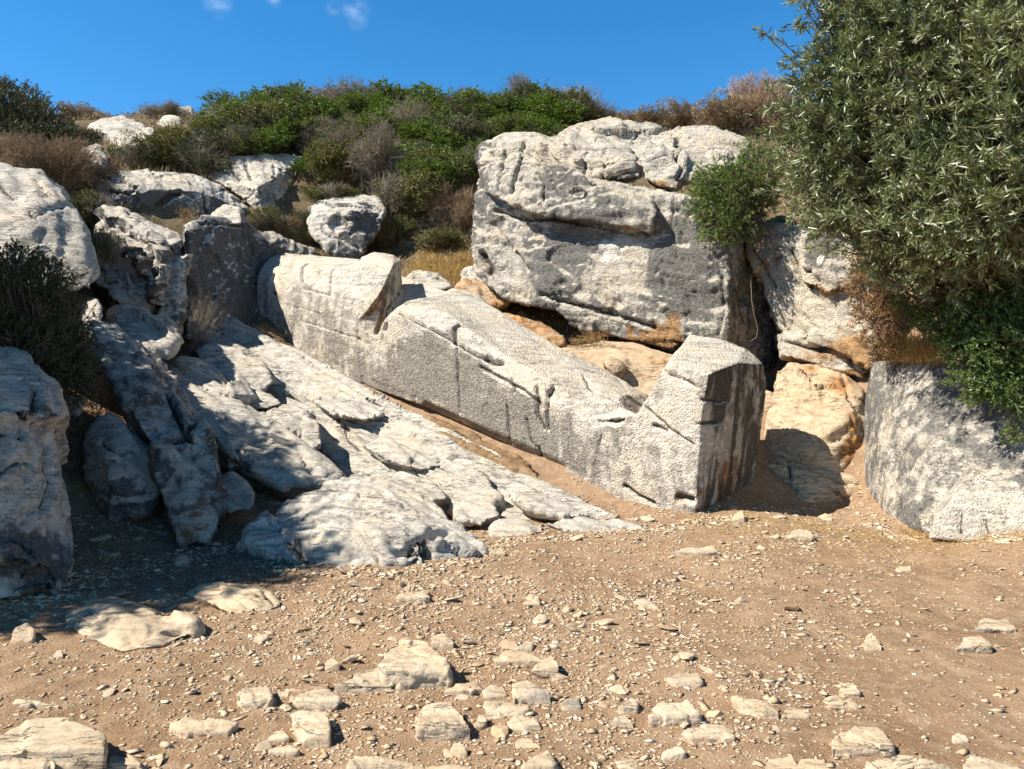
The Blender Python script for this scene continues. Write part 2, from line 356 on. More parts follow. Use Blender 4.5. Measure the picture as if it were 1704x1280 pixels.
ALLROCKS = []
def rock(name, label, cat, hulls, vox=.05, rnd=.06, big=.05, fac=.05, facs=.9, fine=.02, strata=.0, pits=0.0, seed=None,
         patina=.35, ochre=-.1, white=0.0, under=.0, top=-.25, dark=-.4, stria=.0, gouge=.0, cracks=(), paint=(), mat='lime', parent=None, kind=None, group=None, extra=None):
    global ALLROCKS
    seed = seed if seed is not None else (sum(ord(ch) for ch in (label or name)) * 7) % 9973
    bm = bmesh.new()
    for h in hulls:
        if isinstance(h, tuple) and h[0] == 'mesh':
            vs = [bm.verts.new(p) for p in h[1]]; [bm.faces.new([vs[i] for i in f]) for f in h[2]]
            bmesh.ops.recalc_face_normals(bm, faces=bm.faces)
        else: hull_into(bm, h)
    V, Q = remesh(bm, vox)
    V = laplace(V, Q, 0 if rnd < .006 else int(min(60, max(1, (rnd / vox) ** 2 * 1.5))))
    nr = vnormals(V, Q); g = grain_coords(V, 2.2) + seed * .371
    s1 = np.zeros(len(V))
    if big: s1 += big * fbm(g * .9, 3, seed) * 2
    if fac: s1 += fac * worley(g * facs + .35 * np.stack([perlin(g * 1.3, seed + 31), perlin(g * 1.3, seed + 32), perlin(g * 1.3, seed + 33)], 1), seed)[2]
    V = V + nr * s1[:, None]; nr = vnormals(V, Q)
    d = np.zeros(len(V)); g2 = grain_coords(V, 3.0)
    if fac:
        _, e, f2 = worley(grain_coords(V, 2.5) * facs * 3.1 + 5, seed + 3); d += fac * .30 * f2
        d -= fac * .22 * sstep(e, .08, 0.0)
        if fac > .04: d += fac * .11 * worley(grain_coords(V, 1.6) * facs * 8.3 + 9, seed + 13)[2]
    if strata:
        q = grain_coords(V, 6.0); band = q @ np.array([-.08, -.50, .86]) + .45 * (q @ np.array([-.60, -.68, -.42]))
        st = perlin(np.stack([band * 7 + .8 * perlin(V * .8, seed), V @ AX * .35, V @ BX * .5], 1), seed + 9)
        d += strata * (sstep(st, -.25, .25) - .5) * 1.6 + strata * .5 * perlin(np.stack([band * 22, V @ AX * .9, V @ BX * 1.2], 1), seed + 11)
    if stria:
        q = V @ np.array([-.60, -.68, -.42]); al = V @ AX; wv = .12 * perlin(np.stack([q * .8, al * .5, q * 0], 1), seed + 61)
        am = sstep(fbm(V * .9, 2, seed + 62), -.35, .25)
        d += stria * (perlin(np.stack([(q + wv) * 6, al * .30, q * 0], 1), seed + 63) * 1.4 + am * perlin(np.stack([(q + wv) * 17, al * .6, q * 0 + 3], 1), seed + 64) * .8)
        d -= stria * .9 * am * sstep(np.abs(perlin(np.stack([(q + wv) * 4.5, al * .45, q * 0 + 9], 1), seed + 65)), .05, .0)
    if fine:
        d += fine * fbm(g2 * 4.5, 4, seed + 5, .6, ridged=True) + fine * .35 * perlin(V * 21, seed + 6)
    if gouge:
        d -= gouge * sstep(fbm(V * 1.9, 3, seed + 27), .22, .34) + gouge * .5 * sstep(fbm(V * 5.1, 2, seed + 28), .30, .40)
    if pits:
        f1, e, _ = worley(V * 7.5 + .3 * perlin(V * 3, seed)[:, None], seed + 21)
        pm = sstep(fbm(V * .8, 2, seed + 4), -.25, .2)
        d -= pits * sstep(f1, .55, .15) * (.4 + .6 * pm)
        f1, e, _ = worley(V * 15, seed + 22); d -= pits * .45 * sstep(f1, .55, .15)
    tree = BVHTree.FromPolygons([tuple(v) for v in V], [tuple(q) for q in Q]) if (cracks or paint) else None
    def cast(px, py):
        r = Vector(RAY(px, py)).normalized(); h = tree.ray_cast(Vector(CAMP), r); return h[0]
    crk = np.zeros(len(V))
    for line, wid, dep in cracks:
        wid = max(wid, vox * 1.1)
        ps = []
        for (x0, y0), (x1, y1) in zip(line[:-1], line[1:]):
            n = max(2, int(math.hypot(x1 - x0, y1 - y0) / 2.0))
            for t in np.linspace(0, 1, n, endpoint=False):
                h = cast(x0 + (x1 - x0) * t, y0 + (y1 - y0) * t)
                if h is not None: ps.append(np.array(h))
        if not ps: continue
        ps = np.array(ps); j = fbm(ps * 3, 2, seed + 40)
        lo, hi = ps.min(0) - wid * 3, ps.max(0) + wid * 3
        idx = np.nonzero(((V > lo) & (V < hi)).all(1))[0]
        if not len(idx): continue
        Vw = V[idx] + .02 * np.stack([perlin(V[idx] * 5, 71), perlin(V[idx] * 5, 72), perlin(V[idx] * 5, 73)], 1)
        dm = np.full(len(idx), 1e9)
        for a0 in range(0, len(ps), 64): dm = np.minimum(dm, np.sqrt(((Vw[:, None, :] - ps[None, a0:a0 + 64]) ** 2).sum(2)).min(1))
        d[idx] -= dep * sstep(dm, wid, wid * .15); crk[idx] = np.maximum(crk[idx], sstep(dm, wid * .8, wid * .2))
    V2 = V + nr * d[:, None]; nr2 = vnormals(V2, Q)
    st = np.zeros((len(V), 4)); st[:, 3] = dark + .3 * fbm(V * .6, 2, seed + 54); lowf = fbm(V * .7, 3, seed + 51)
    st[:, 0] = patina + .35 * lowf + top * sstep(nr2[:, 2], .25, .8)
    st[:, 1] = ochre + .25 * fbm(V * .9, 2, seed + 52) + under * sstep(nr[:, 2], -.05, -.6)
    st[:, 2] = white - .35 + .2 * fbm(V * 1.1, 2, seed + 53)
    st[:, 3] += 1.2 * crk  # crack lines darkened in colour as well as carved
    for pt in paint:
        px, py, rad, ch, amt = pt
        h = cast(px, py)
        if h is None: continue
        w = fbm(V * 3, 3, seed + 60) * .55
        dd = np.linalg.norm(V - np.array(h), axis=1) / rad + w
        st[:, ch] += amt * sstep(dd, 1.1, .05)
    if extra is not None: extra(V2, nr2, st)
    org = np.array([V2[:, 0].mean(), V2[:, 1].mean(), V2[:, 2].min()]) if parent is None else np.zeros(3)
    me = mesh_arrays(name, V2 - org, Q, M[mat], True, np.clip(st, -1, 1.5), 'stain_shade')
    o = link(name, me, parent, org)
    if parent is None: tag(o, label, cat, group, kind)
    return o
# ------------------------------------------------------------------ terrain
def PG(px, py, Y): return tuple(P(px, py, Y))
CTRL = [(x, y, 0.0) for x in (-30, -8, -3, 0, 3, 8, 30) for y in (-30, -5, 0, 4)]
CTRL += [(-3.4, 6, 0), (-1.5, 7, 0), (0, 7, 0), (2, 7, 0), (4.5, 7.5, 0), (7, 6, .1), (0, 9, -.05), (1.5, 9.2, 0), (.95, 9.9, -.02), (1.35, 10.1, -.03), (.45, 10.55, .16), (.05, 10.95, .36), (3.2, 9.2, 0), (4.6, 10.6, 0), (3.6, 10.5, 0), (4.9, 8.5, -.05)]
CTRL += [(-3.2, 7.6, 0), (-2.3, 8.6, .0), (-3.0, 9.4, .05), (-1.5, 9.8, -.1), (-4.6, 8.0, .35), (-5.6, 7.2, .6), (-4.9, 9.5, 1.0), (-6.5, 9, 1.6), (-8, 8, 2.0), (-12, 8, 3.5), (-20, 6, 4.5), (-20, 0, 2.0)]
CTRL += [(-.6, 11.3, .2), (-2, 12.3, .6), (-4, 14, 1.4), (-5.6, 16, 2.5), (-6.5, 13, 1.9), (-5, 11.5, .8)]   # under the slab
CTRL += [(2.2, 11.6, 1.2), (.8, 13.0, 1.55), (-.5, 14.2, 2.2), (-2, 15.8, 3.3), (-3.6, 17.0, 3.9)]
CTRL += [PG(740, 450, 17), PG(690, 445, 17.6), PG(600, 430, 18.5), PG(1300, 640, 14.0), PG(1100, 500, 16.5)]
CTRL += [PG(520, 420, 18), PG(420, 390, 18), PG(300, 350, 17.8), PG(180, 330, 17)]
CTRL += [PG(700, 330, 19.5), PG(600, 300, 21), PG(800, 300, 20), PG(450, 250, 22), PG(250, 280, 21), PG(140, 270, 20)]
CTRL += [PG(160, 205, 31), PG(300, 195, 33), PG(500, 190, 30), PG(700, 188, 29), PG(900, 195, 27), PG(1000, 208, 26), PG(1150, 210, 24), PG(1300, 205, 22), PG(60, 215, 24), PG(-100, 200, 26)]
CTRL += [(7.2, 9.2, 2.0), (6.2, 10.8, 2.1), (5.8, 12.2, 2.6), (9, 8, 2.3), (12, 8, 3), (20, 8, 4), (7.5, 14, 4.8), (14, 14, 6), (4.4, 12.4, 1.2), (7.3, 7.0, 1.2), (30, 5, 3), (25, 20, 9)]
CTRL += [(x, 40, 13.3) for x in (-30, -12, 0, 12, 30)] + [(x, 60, 12) for x in (-40, 0, 40)] + [(-30, 24, 9.5), (-22, 14, 6.5), (-11, 15, 5.5)]
CTRL += [(x, y, 6.0) for x in (-150, 0, 150) for y in (150,)] + [(-150, 0, 0), (150, 0, 0), (0, -150, 0), (-150, -150, 0), (150, -150, 0)]
_C = np.array(CTRL); _K = np.linalg.norm(_C[:, None, :2] - _C[None, :, :2], axis=2)
_A = np.block([[_K + .05 * np.eye(len(_C)), np.ones((len(_C), 1)), _C[:, :2]], [np.ones((1, len(_C))), np.zeros((1, 3))], [_C[:, :2].T, np.zeros((2, 3))]])
_W = np.linalg.solve(_A, np.concatenate([_C[:, 2], np.zeros(3)]))
def ground(x, y):
    x = np.atleast_1d(np.asarray(x, float)); y = np.atleast_1d(np.asarray(y, float)); out = np.zeros(len(x))
    for s in range(0, len(x), 20000):
        X, Y = x[s:s + 20000], y[s:s + 20000]
        K = np.hypot(X[:, None] - _C[None, :, 0], Y[:, None] - _C[None, :, 1])
        out[s:s + 20000] = K @ _W[:-3] + _W[-3] + _W[-2] * X + _W[-1] * Y
    p = np.stack([x, y, np.zeros(len(x))], 1)
    far = sstep(y, 10, 20)
    out += fbm(p * .45, 3, 81) * (.05 + .5 * far) + fbm(p * 2.2, 4, 82) * .045 + fbm(p * 9, 3, 83) * .012
    return out
def hit(px, py, y0=2.5, y1=45):
    ys = np.concatenate([np.linspace(y0, 12, 500), np.linspace(12.02, y1, 500)]); r = RAY(px, py)
    z = CAMZ + r[2] * ys; g = ground(r[0] * ys, ys); k = np.nonzero(z < g)[0]
    i = k[0] if len(k) else len(ys) - 1
    return np.array([r[0] * ys[i], ys[i], g[i]])
def spaced(a, segs):
    out = [a]
    for to, st in segs:
        n = max(1, int(round((to - out[-1]) / st))); out += list(np.linspace(out[-1], to, n + 1)[1:])
    return np.array(out)
gx = spaced(-160, [(-40, 8), (-14, 1), (-6, .15), (6.5, .045), (14, .2), (40, 1.2), (160, 8)])
gy = spaced(-160, [(-20, 10), (2, 1.1), (10.5, .04), (20, .12), (42, .4), (80, 2), (260, 15)])
GX, GY = np.meshgrid(gx, gy); GZ = ground(GX.ravel(), GY.ravel())
nx_, ny_ = len(gx), len(gy); ii = (np.arange(ny_ - 1)[:, None] * nx_ + np.arange(nx_ - 1)[None, :]).ravel()
g_me = mesh_arrays('ground', np.stack([GX.ravel(), GY.ravel(), GZ], 1), np.stack([ii, ii + 1, ii + 1 + nx_, ii + nx_], 1), M['soil'], True)
tag(link('ground', g_me), 'brown dusty soil of the clearing rising into the hillside', 'ground', kind='structure')

# ------------------------------------------------------------------ the unfinished statue: local frame s (feet to head), t (across), h (up)
KO = np.array([(1160 - CX) / FPX * 9.5, 9.5, -0.02])
def K(s, t, h): return KO + AX * s + BX * t + CXV * h
def KP(px, py, t):
    r = RAY(px, py); k = ((KO + BX * t - CAMP) @ BX) / (r @ BX); return CAMP + r * k
def KH(pts): return np.array([KP(*p) for p in pts])
def KHull(pts, push=None):
    a = [KP(*p) for p in pts]
    if push: a += [p + BX * push[0] + CXV * push[1] for p in a]
    return np.array(a)
#        s    hb    h_side_top  t_bevel h_bevel  valley      crest        far-side
ST = [(1.66, -.28, .50, .14, .62, .72, .66, 1.40, .72, 1.72),
      (1.95, -.28, .55, .14, .70, .72, .92, 1.40, .92, 1.76),
      (2.85, -.30, .62, .16, .86, .75, .98, 1.40, 1.05, 1.78),
      (3.75, -.34, .70, .20, .95, .80, 1.06, 1.40, 1.15, 1.80),
      (5.25, -.37, .92, .24, 1.22, .85, 1.26, 1.40, 1.38, 1.84),
      (6.30, -.45, .96, .24, 1.22, .90, 1.36, 1.40, 1.50, 1.88),
      (6.60, -.45, .70, .22, .98, .85, 1.18, 1.50, 1.46, 1.88),
      (6.80, -.45, .35, .25, .50, .75, .78, 1.60, 1.36, 1.86),
      (7.40, -.46, .30, .25, .45, .75, .72, 1.62, 1.36, 1.86),
      (8.60, -.45, .20, .25, .35, .75, .70, 1.62, 1.38, 1.86)]
def body_mesh():
    V, F = [], []; n = 8
    for s, hb, hs, tb, h1, tv, hv, tc_, hc, tf in ST:
        sw = .12 if s > 6.6 else 0
        ring = [(.22, hb - .02), (.02 + sw, hb + .16), (0 + sw, hs), (tb + sw, h1), (tv, hv), (tc_, hc), (tf, hc - .25), (tf - .1, hb)]
        V += [K(s, t, h) for t, h in ring]
    m = len(ST)
    for i in range(m - 1):
        for j in range(n):
            a, b = i * n + j, i * n + (j + 1) % n; F.append((a, b, b + n, a + n))
    F.append(tuple(range(n))[::-1]); F.append(tuple(range((m - 1) * n, m * n)))
    return ('mesh', V, F)
foot = KHull([(1052, 705, .05), (1096, 626, .06), (1113, 603, .12), (1180, 622, .06), (1170, 662, 0), (1157, 740, 0), (1156, 862, .03), (1045, 842, .05),
              (1124, 588, .8), (1226, 604, .75), (1147, 555, 1.55), (1196, 563, 1.6), (1240, 577, 1.6), (1272, 606, 1.62), (1277, 640, 1.66), (1258, 735, 1.7), (1256, 800, 1.7), (1225, 838, 1.6), (1100, 830, 1.6)])
foot_low = KHull([(950, 700, .03), (1062, 690, .03), (1060, 845, .05), (940, 790, .05), (985, 818, .05), (1060, 690, 1.5), (1000, 660, 1.5), (1060, 800, 1.5)])
head = KHull([(426, 512, .12), (427, 470, .10), (434, 446, .22), (441, 537, .12), (482, 577, .05), (545, 610, .03), (600, 640, .03), (590, 545, 0), (606, 500, .1), (600, 455, .45),
              (450, 428, .45), (474, 420, .75), (540, 426, 1.0), (600, 432, 1.05), (625, 470, .8), (632, 520, .25), (480, 430, 1.5), (600, 445, 1.6), (640, 500, 1.6), (480, 520, 1.6)])
knob = KHull([(588, 541, .02), (600, 455, .3), (600, 428, .75), (622, 418, .95), (655, 423, 1.15), (669, 434, 1.25), (671, 492, 1.3), (655, 440, .62), (634, 486, .22), (612, 515, .05), (640, 500, 1.2), (641, 548, .5), (656, 522, .85)])
jaw = KHull([(560, 560, .04), (600, 545, .03), (650, 575, .03), (700, 600, .02), (705, 675, .04), (620, 646, .06), (560, 615, .06), (600, 560, .9), (700, 590, .9), (640, 640, .9)])
kcracks = [
    ([(505, 480), (548, 492), (551, 452), (560, 446)], .022, .03), ([(502, 470), (502, 445), (514, 438)], .03, .04), ([(452, 472), (455, 457)], .04, .06), ([(453, 490), (459, 485)], .04, .06),
    ([(500, 534), (560, 552), (600, 565)], .018, .02), ([(655, 515), (700, 540), (745, 562), (790, 590), (835, 604)], .03, .04), ([(757, 573), (757, 545), (766, 541)], .028, .05), ([(835, 604), (822, 602), (808, 595)], .045, .05),
    ([(760, 580), (762, 640), (766, 690)], .02, .025), ([(800, 612), (870, 650), (898, 672)], .03, .035), ([(842, 676), (846, 720), (852, 760)], .022, .03), ([(852, 632), (856, 655)], .02, .03),
    ([(893, 642), (893, 690), (905, 715)], .03, .04), ([(912, 652), (909, 690), (912, 715)], .03, .045), ([(920, 645), (914, 655)], .04, .06), ([(876, 700), (884, 735), (893, 748)], .02, .03), ([(895, 748), (903, 766)], .04, .05),
    ([(972, 624), (980, 645), (995, 655)], .025, .03), ([(995, 655), (1030, 668)], .02, .02), ([(920, 620), (950, 632)], .02, .02),
    ([(1103, 618), (1140, 632), (1166, 645)], .02, .04), ([(1045, 660), (1080, 682), (1120, 720), (1156, 740)], .022, .035), ([(1088, 710), (1110, 716)], .03, .04), ([(1168, 665), (1210, 668)], .02, .03), ([(1160, 706), (1205, 700)], .02, .025),
    ([(1040, 810), (1062, 828), (1088, 838)], .03, .05), ([(1130, 828), (1152, 832)], .045, .07), ([(470, 505), (540, 525)], .015, .015), ([(690, 470), (720, 490)], .02, .02), ([(1000, 700), (1022, 702), (1036, 698)], .04, .05),
    ([(560, 470), (600, 476), (640, 470)], .014, .015), ([(520, 455), (600, 462)], .012, .012), ([(640, 548), (645, 520), (668, 488)], .04, .06)]
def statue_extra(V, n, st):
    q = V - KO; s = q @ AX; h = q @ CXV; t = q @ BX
    sole = sstep(n @ -AX, .45, .75) * (s < 1.2)  # sole painted darker for its shade, over real brown staining
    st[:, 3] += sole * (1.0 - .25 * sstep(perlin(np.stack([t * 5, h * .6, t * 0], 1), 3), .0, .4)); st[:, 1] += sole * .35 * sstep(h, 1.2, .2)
    chin = sstep(n @ -AX, .45, .75) * (s > 6.6) * (s < 7.8); st[:, 3] += chin * .80; st[:, 1] += chin * .4  # chin end face darkened for its shade as well as browned
kpaint = [(700, 620, .9, 0, .42), (760, 650, .9, 0, .42), (840, 700, .9, 0, .42), (900, 735, .7, 0, .36), (960, 760, .5, 0, .25), (650, 640, .7, 0, .34), (560, 590, .5, 0, .22), (600, 620, .5, 0, .25), (1110, 700, .6, 0, -.12), (640, 580, .25, 1, .35), (642, 610, .2, 1, .3),
          (1080, 740, .45, 1, .12), (1105, 800, .5, 1, .30), (1050, 820, .4, 1, .35), (1140, 840, .4, 1, .4), (1210, 800, .5, 1, .7), (1190, 740, .4, 1, .30), (1235, 720, .35, 1, .45), (1200, 650, .4, 0, .3), (1240, 680, .4, 0, .3), (1160, 590, .5, 0, -.3), (1215, 600, .2, 0, -.2),
          (620, 500, .5, 1, .5), (650, 480, .4, 0, .3), (560, 450, .8, 0, -.2), (470, 470, .6, 0, -.2), (960, 600, .8, 0, -.25), (780, 520, .7, 0, -.1), (480, 540, .4, 0, .15)]
kcracks = [(l, w * 1.8, d * 1.4) for l, w, d in kcracks]
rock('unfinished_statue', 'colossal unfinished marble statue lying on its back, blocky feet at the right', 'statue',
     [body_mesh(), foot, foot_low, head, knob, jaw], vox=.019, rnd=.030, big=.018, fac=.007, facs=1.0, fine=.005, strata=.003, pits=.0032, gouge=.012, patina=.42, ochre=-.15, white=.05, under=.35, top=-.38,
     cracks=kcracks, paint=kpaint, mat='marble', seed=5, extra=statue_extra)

# ------------------------------------------------------------------ sloping bedrock under and beside the statue
NSL = np.cross(AX, np.array([-.66, -.75, -.5])); NSL /= np.linalg.norm(NSL); NSL *= np.sign(NSL[2])
A0 = P(980, 860, 9.5)
def SL(px, py, up=0.0):
    r = RAY(px, py); k = ((A0 - CAMP) @ NSL) / (r @ NSL); return CAMP + r * k + np.array([0, 0, up])
def SH(pts, thick=.9, up=0.0):
    a = [SL(p[0], p[1], (p[2] if len(p) > 2 else 0) + up) for p in pts]
    return np.array(a + [q + np.array([.12, .15, -thick]) for q in a])
rock('bedrock_slab', 'long pale sloping bedrock slab with fine parallel striations running along the statue', 'bedrock',
     [SH([(330, 500), (470, 611), (553, 650), (652, 692), (793, 755), (898, 801), (985, 850), (1078, 880), (1060, 892), (960, 885), (860, 865), (760, 850), (640, 800), (560, 770), (430, 660), (350, 600), (300, 545)]),
      SH([(350, 520, .1), (470, 612, .07), (600, 675, .07), (760, 745, .06), (640, 735, .1), (500, 690, .05), (400, 620, .08)]),
      SH([(520, 640, .05), (650, 700, .08), (760, 800, .05), (690, 800, .1), (600, 740, .12), (540, 690, .1)]),
      SH([(700, 770, .12), (790, 790, .16), (835, 850, .18), (800, 872, .16), (745, 860, .15), (700, 815, .1)]),
      SH([(330, 575, .15), (360, 570, .2), (450, 610, .12), (490, 650, .1), (420, 650, .25), (360, 615, .25)])],
     vox=.028, rnd=.02, big=.02, fac=.026, facs=.9, fine=.009, strata=.02, stria=.060, gouge=.0, patina=.10, ochre=.0, top=-.15, white=.02, seed=77,
     cracks=[([(640, 765), (700, 768), (760, 762), (800, 768)], .06, .1), ([(560, 690), (575, 725), (600, 745)], .05, .08), ([(520, 690), (512, 730), (530, 760)], .07, .12), ([(745, 830), (738, 850), (748, 868)], .08, .2), ([(800, 858), (815, 862), (832, 850)], .09, .2),
             ([(430, 610), (520, 665), (620, 715), (700, 745)], .04, .06), ([(600, 700), (700, 760), (800, 800), (900, 840)], .03, .05), ([(800, 770), (900, 815), (960, 850)], .03, .04), ([(690, 790), (700, 820), (712, 835)], .05, .1), ([(480, 655), (500, 665), (520, 668), (545, 660)], .06, .12), ([(660, 800), (680, 770), (690, 750)], .02, .04)],
     paint=[(900, 860, .8, 1, .3), (1000, 870, .5, 1, .4), (620, 690, .8, 1, .12), (400, 560, .8, 1, .2), (420, 590, .5, 0, .3), (480, 700, .4, 0, .3), (560, 720, .5, 0, .25)], kind=None)
tr = [SL(*p) + np.array([0, 0, .03]) for p in ((420, 545), (481, 602), (553, 646), (652, 688), (793, 751), (898, 797), (975, 848))]
tr2 = [K(s, .55, hb - .16) for s, hb in ((10.9, -.1), (9.27, -.44), (8.1, -.44), (6.5, -.46), (5.1, -.36), (3.84, -.34), (2.5, -.32), (.9, -.42))]
rock('trench_soil', 'strip of reddish brown soil along the foot of the statue', 'soil', [np.array(tr[i:i + 2] + tr2[i:i + 2] + [q - np.array([0, 0, .5]) for q in tr[i:i + 2] + tr2[i:i + 2]]) for i in range(5)],
     vox=.04, rnd=.05, big=.06, fac=.06, facs=1.6, fine=.035, mat='soil_red', kind='structure', seed=3)
# pale bedrock that shows between the statue and the cliff block
rock('bedrock_shelf', 'smooth cream and ochre bedrock shelf behind the statue, left of its feet', 'bedrock',
     [H([(925, 590, 13.2), (935, 577, 13.4), (1000, 568, 13.7), (1060, 570, 13.5), (1125, 588, 12.8), (1150, 640, 12.3), (1100, 720, 11.9), (1000, 700, 12.4), (940, 640, 12.9)], back=.8, down=.6, shrink=1.0),
      H([(1000, 608, 12.4), (1015, 596, 12.6), (1038, 604, 12.5), (1040, 618, 12.4), (1020, 630, 12.4)], .4)],
     vox=.04, rnd=.08, big=.05, fac=.05, fine=.012, strata=.02, patina=-.1, ochre=.36, white=.05, mat='warm', seed=12)
rock('bedrock_ledge', 'ochre and white broken ledge between the statue and the left foot of the great block', 'bedrock',
     [H([(815, 512, 14.9), (850, 524, 14.8), (930, 555, 14.3), (945, 575, 14.0), (900, 575, 14.0), (850, 560, 14.3), (800, 540, 14.8)], back=1.2, down=.3),
      H([(762, 478, 15.6), (790, 462, 15.7), (830, 480, 15.4), (845, 505, 15.1), (800, 512, 15.1), (765, 495, 15.5)], back=1.0, down=.3)],
     vox=.035, rnd=.03, big=.03, fac=.07, facs=1.6, fine=.016, strata=.05, patina=.0, ochre=.55, under=.3, mat='warm', seed=13)
for i, (h, lab) in enumerate([
    ([(672, 462, 15.9), (690, 452, 16.0), (735, 460, 15.9), (752, 478, 15.7), (715, 490, 15.6), (680, 480, 15.7)], 'low pale rock just right of the statue chin knob'),
    ([(745, 490, 15.3), (768, 484, 15.4), (800, 490, 15.2), (816, 506, 15.0), (815, 530, 14.8), (775, 515, 14.9), (748, 505, 15.2)], 'rounded white stone with a dark right face beside the statue shoulder'),
    ([(702, 452, 17.2), (712, 446, 17.3), (728, 449, 17.2), (727, 462, 17.0), (708, 463, 17.0)], 'small grey stone in the dry yellow grass, left of its neighbour'),
    ([(722, 456, 16.9), (735, 450, 17.0), (746, 456, 16.9), (742, 470, 16.7), (726, 470, 16.7)], 'small blue grey stone in the dry yellow grass, nearer the great block'),
    ([(765, 470, 16.0), (775, 448, 16.2), (800, 446, 16.2), (815, 462, 15.9), (800, 480, 15.7), (772, 482, 15.8)], 'white angular stone at the left foot of the great block')]):
    rock('stone', lab, 'stone', [H(h, back=.6)], vox=.035, rnd=.04, big=.02, fac=.05, facs=1.8, fine=.015, patina=.2, under=.1, group='stones between the statue and the great block', seed=130 + i)

# ------------------------------------------------------------------ the great quarried block and its caps
cl_main = H([(792, 300, 15.7), (788, 345, 15.6), (783, 400, 15.5), (790, 455, 15.2), (830, 492, 14.85), (900, 508, 14.35), (1000, 528, 13.75), (1120, 546, 13.05), (1210, 585, 12.55), (1214, 470, 12.6), (1206, 390, 12.7), (1195, 340, 12.9), (1090, 320, 13.5), (940, 290, 14.4), (830, 262, 15.3)], back=3.6, shrink=.9)
cl_under = H([(930, 525, 15.1), (1000, 552, 14.8), (1138, 590, 14.2), (1215, 610, 13.4), (1290, 600, 14.2), (1250, 440, 13.9), (1230, 395, 13.6), (1100, 420, 14.4)], back=2.2, shrink=.9)
cl_flank = H([(1208, 395, 12.75), (1212, 590, 12.7), (1300, 618, 14.6), (1340, 620, 15.5), (1300, 400, 15.0), (1240, 360, 13.6)], back=1.0, shrink=.9)
cl_ledge = H([(790, 268, 15.3), (800, 252, 15.4), (830, 240, 15.2), (905, 262, 14.4), (1000, 300, 13.8), (1085, 335, 13.2), (1092, 352, 13.0), (1086, 384, 13.05), (1040, 376, 13.3), (960, 362, 13.75), (880, 352, 14.2), (845, 325, 14.6), (800, 318, 15.15)], back=2.0)
cl_shelf = H([(925, 515, 14.15), (960, 520, 13.95), (1040, 545, 13.5), (1130, 572, 13.0), (1120, 582, 13.05), (1040, 566, 13.5), (950, 540, 14.05)], back=1.5)
cl_cap0 = H([(793, 262, 15.7), (798, 246, 15.8), (838, 228, 15.9), (890, 226, 15.6), (925, 240, 15.2), (925, 280, 14.9), (880, 305, 14.9), (835, 305, 15.2), (800, 285, 15.6)], back=2.2)
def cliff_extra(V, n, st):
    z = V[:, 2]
    q = n @ np.array([.85, -.45, .0]); st[:, 3] += .7 * sstep(q, .55, .85) * (V[:, 2] < 5.2)  # right flank browned and painted darker to deepen its shade
    st[:, 1] += .5 * sstep(n[:, 2], -.35, -.65) * sstep(z, 4.2, 3.6) * sstep(fbm(V * .9, 2, 8), -.3, .2) * sstep(fbm(V * .8, 2, 5), -.35, .1)
rock('cliff_block', 'huge grey and white quarried rock block with an overhanging orange underside, behind the statue', 'rock',
     [cl_main, cl_under, cl_flank, cl_ledge, cl_shelf, cl_cap0], vox=.032, rnd=.03, big=.035, fac=.065, facs=.8, fine=.014, strata=.02, pits=.006, gouge=.05, patina=.53, ochre=-.2, top=-.6, under=.3, mat='cliff', seed=41, stria=.012,
     cracks=[([(824, 350), (845, 356), (880, 366), (915, 364), (960, 372)], .06, .16), ([(960, 372), (1020, 385), (1080, 392)], .04, .08), ([(875, 360), (930, 352)], .03, .04),
             ([(840, 250), (830, 290), (828, 320)], .05, .09), ([(872, 238), (862, 280), (850, 320)], .06, .12), ([(895, 290), (905, 310), (900, 345)], .03, .05), ([(833, 385), (850, 410), (868, 432), (880, 450)], .05, .08), ([(900, 490), (950, 505), (1010, 520), (1090, 545)], .06, .12),
             ([(800, 420), (812, 440), (815, 455)], .10, .16), ([(918, 300), (930, 330)], .03, .05), ([(1120, 330), (1118, 380), (1128, 430)], .02, .03), ([(1200, 460), (1205, 520), (1195, 560)], .03, .05)],
     paint=[(1025, 395, .50, 2, .5), (1010, 420, .35, 2, .6), (1035, 445, .62, 2, .45), (1045, 485, .5, 2, .5), (1015, 515, .45, 2, .45), (1030, 450, .75, 0, -.35), (985, 385, .3, 1, .35), (1040, 380, .35, 1, .35),
            (820, 380, .5, 2, .45), (815, 420, .5, 2, .5), (840, 450, .5, 2, .5), (870, 480, .5, 2, .45), (890, 500, .45, 2, .45), (860, 400, .4, 2, .3), (850, 430, .35, 0, -.4), (800, 340, .4, 2, .4), (870, 440, .4, 2, .25),
            (930, 420, .8, 0, .4), (920, 470, .5, 0, .3), (960, 390, .5, 0, .3), (1110, 450, .7, 0, .3), (1140, 400, .6, 0, .3), (1150, 490, .6, 0, .3), (985, 345, .12, 2, .7), (990, 335, .12, 2, .6), (1110, 440, .12, 2, .6), (1150, 450, .15, 2, .6), (1070, 440, .2, 2, .4), (1000, 400, .4, 1, .35), (1060, 390, .4, 1, .3), (1180, 400, .5, 1, .25), (860, 330, .5, 1, .25), (1120, 555, .5, 1, .5), (1180, 480, .25, 2, .3), (915, 300, .2, 2, .3), (1090, 470, .2, 2, .3),
            (1100, 540, .5, 1, .6), (1050, 560, .5, 1, .8), (1100, 575, .5, 1, .9), (1000, 545, .4, 1, .5), (1000, 520, .35, 1, .2), (1270, 520, .6, 1, .55), (1250, 460, .5, 1, .5), (1290, 580, .5, 1, .4), 
            (850, 270, .8, 0, -.15), (1000, 360, .5, 0, .2)],
     extra=cliff_extra)
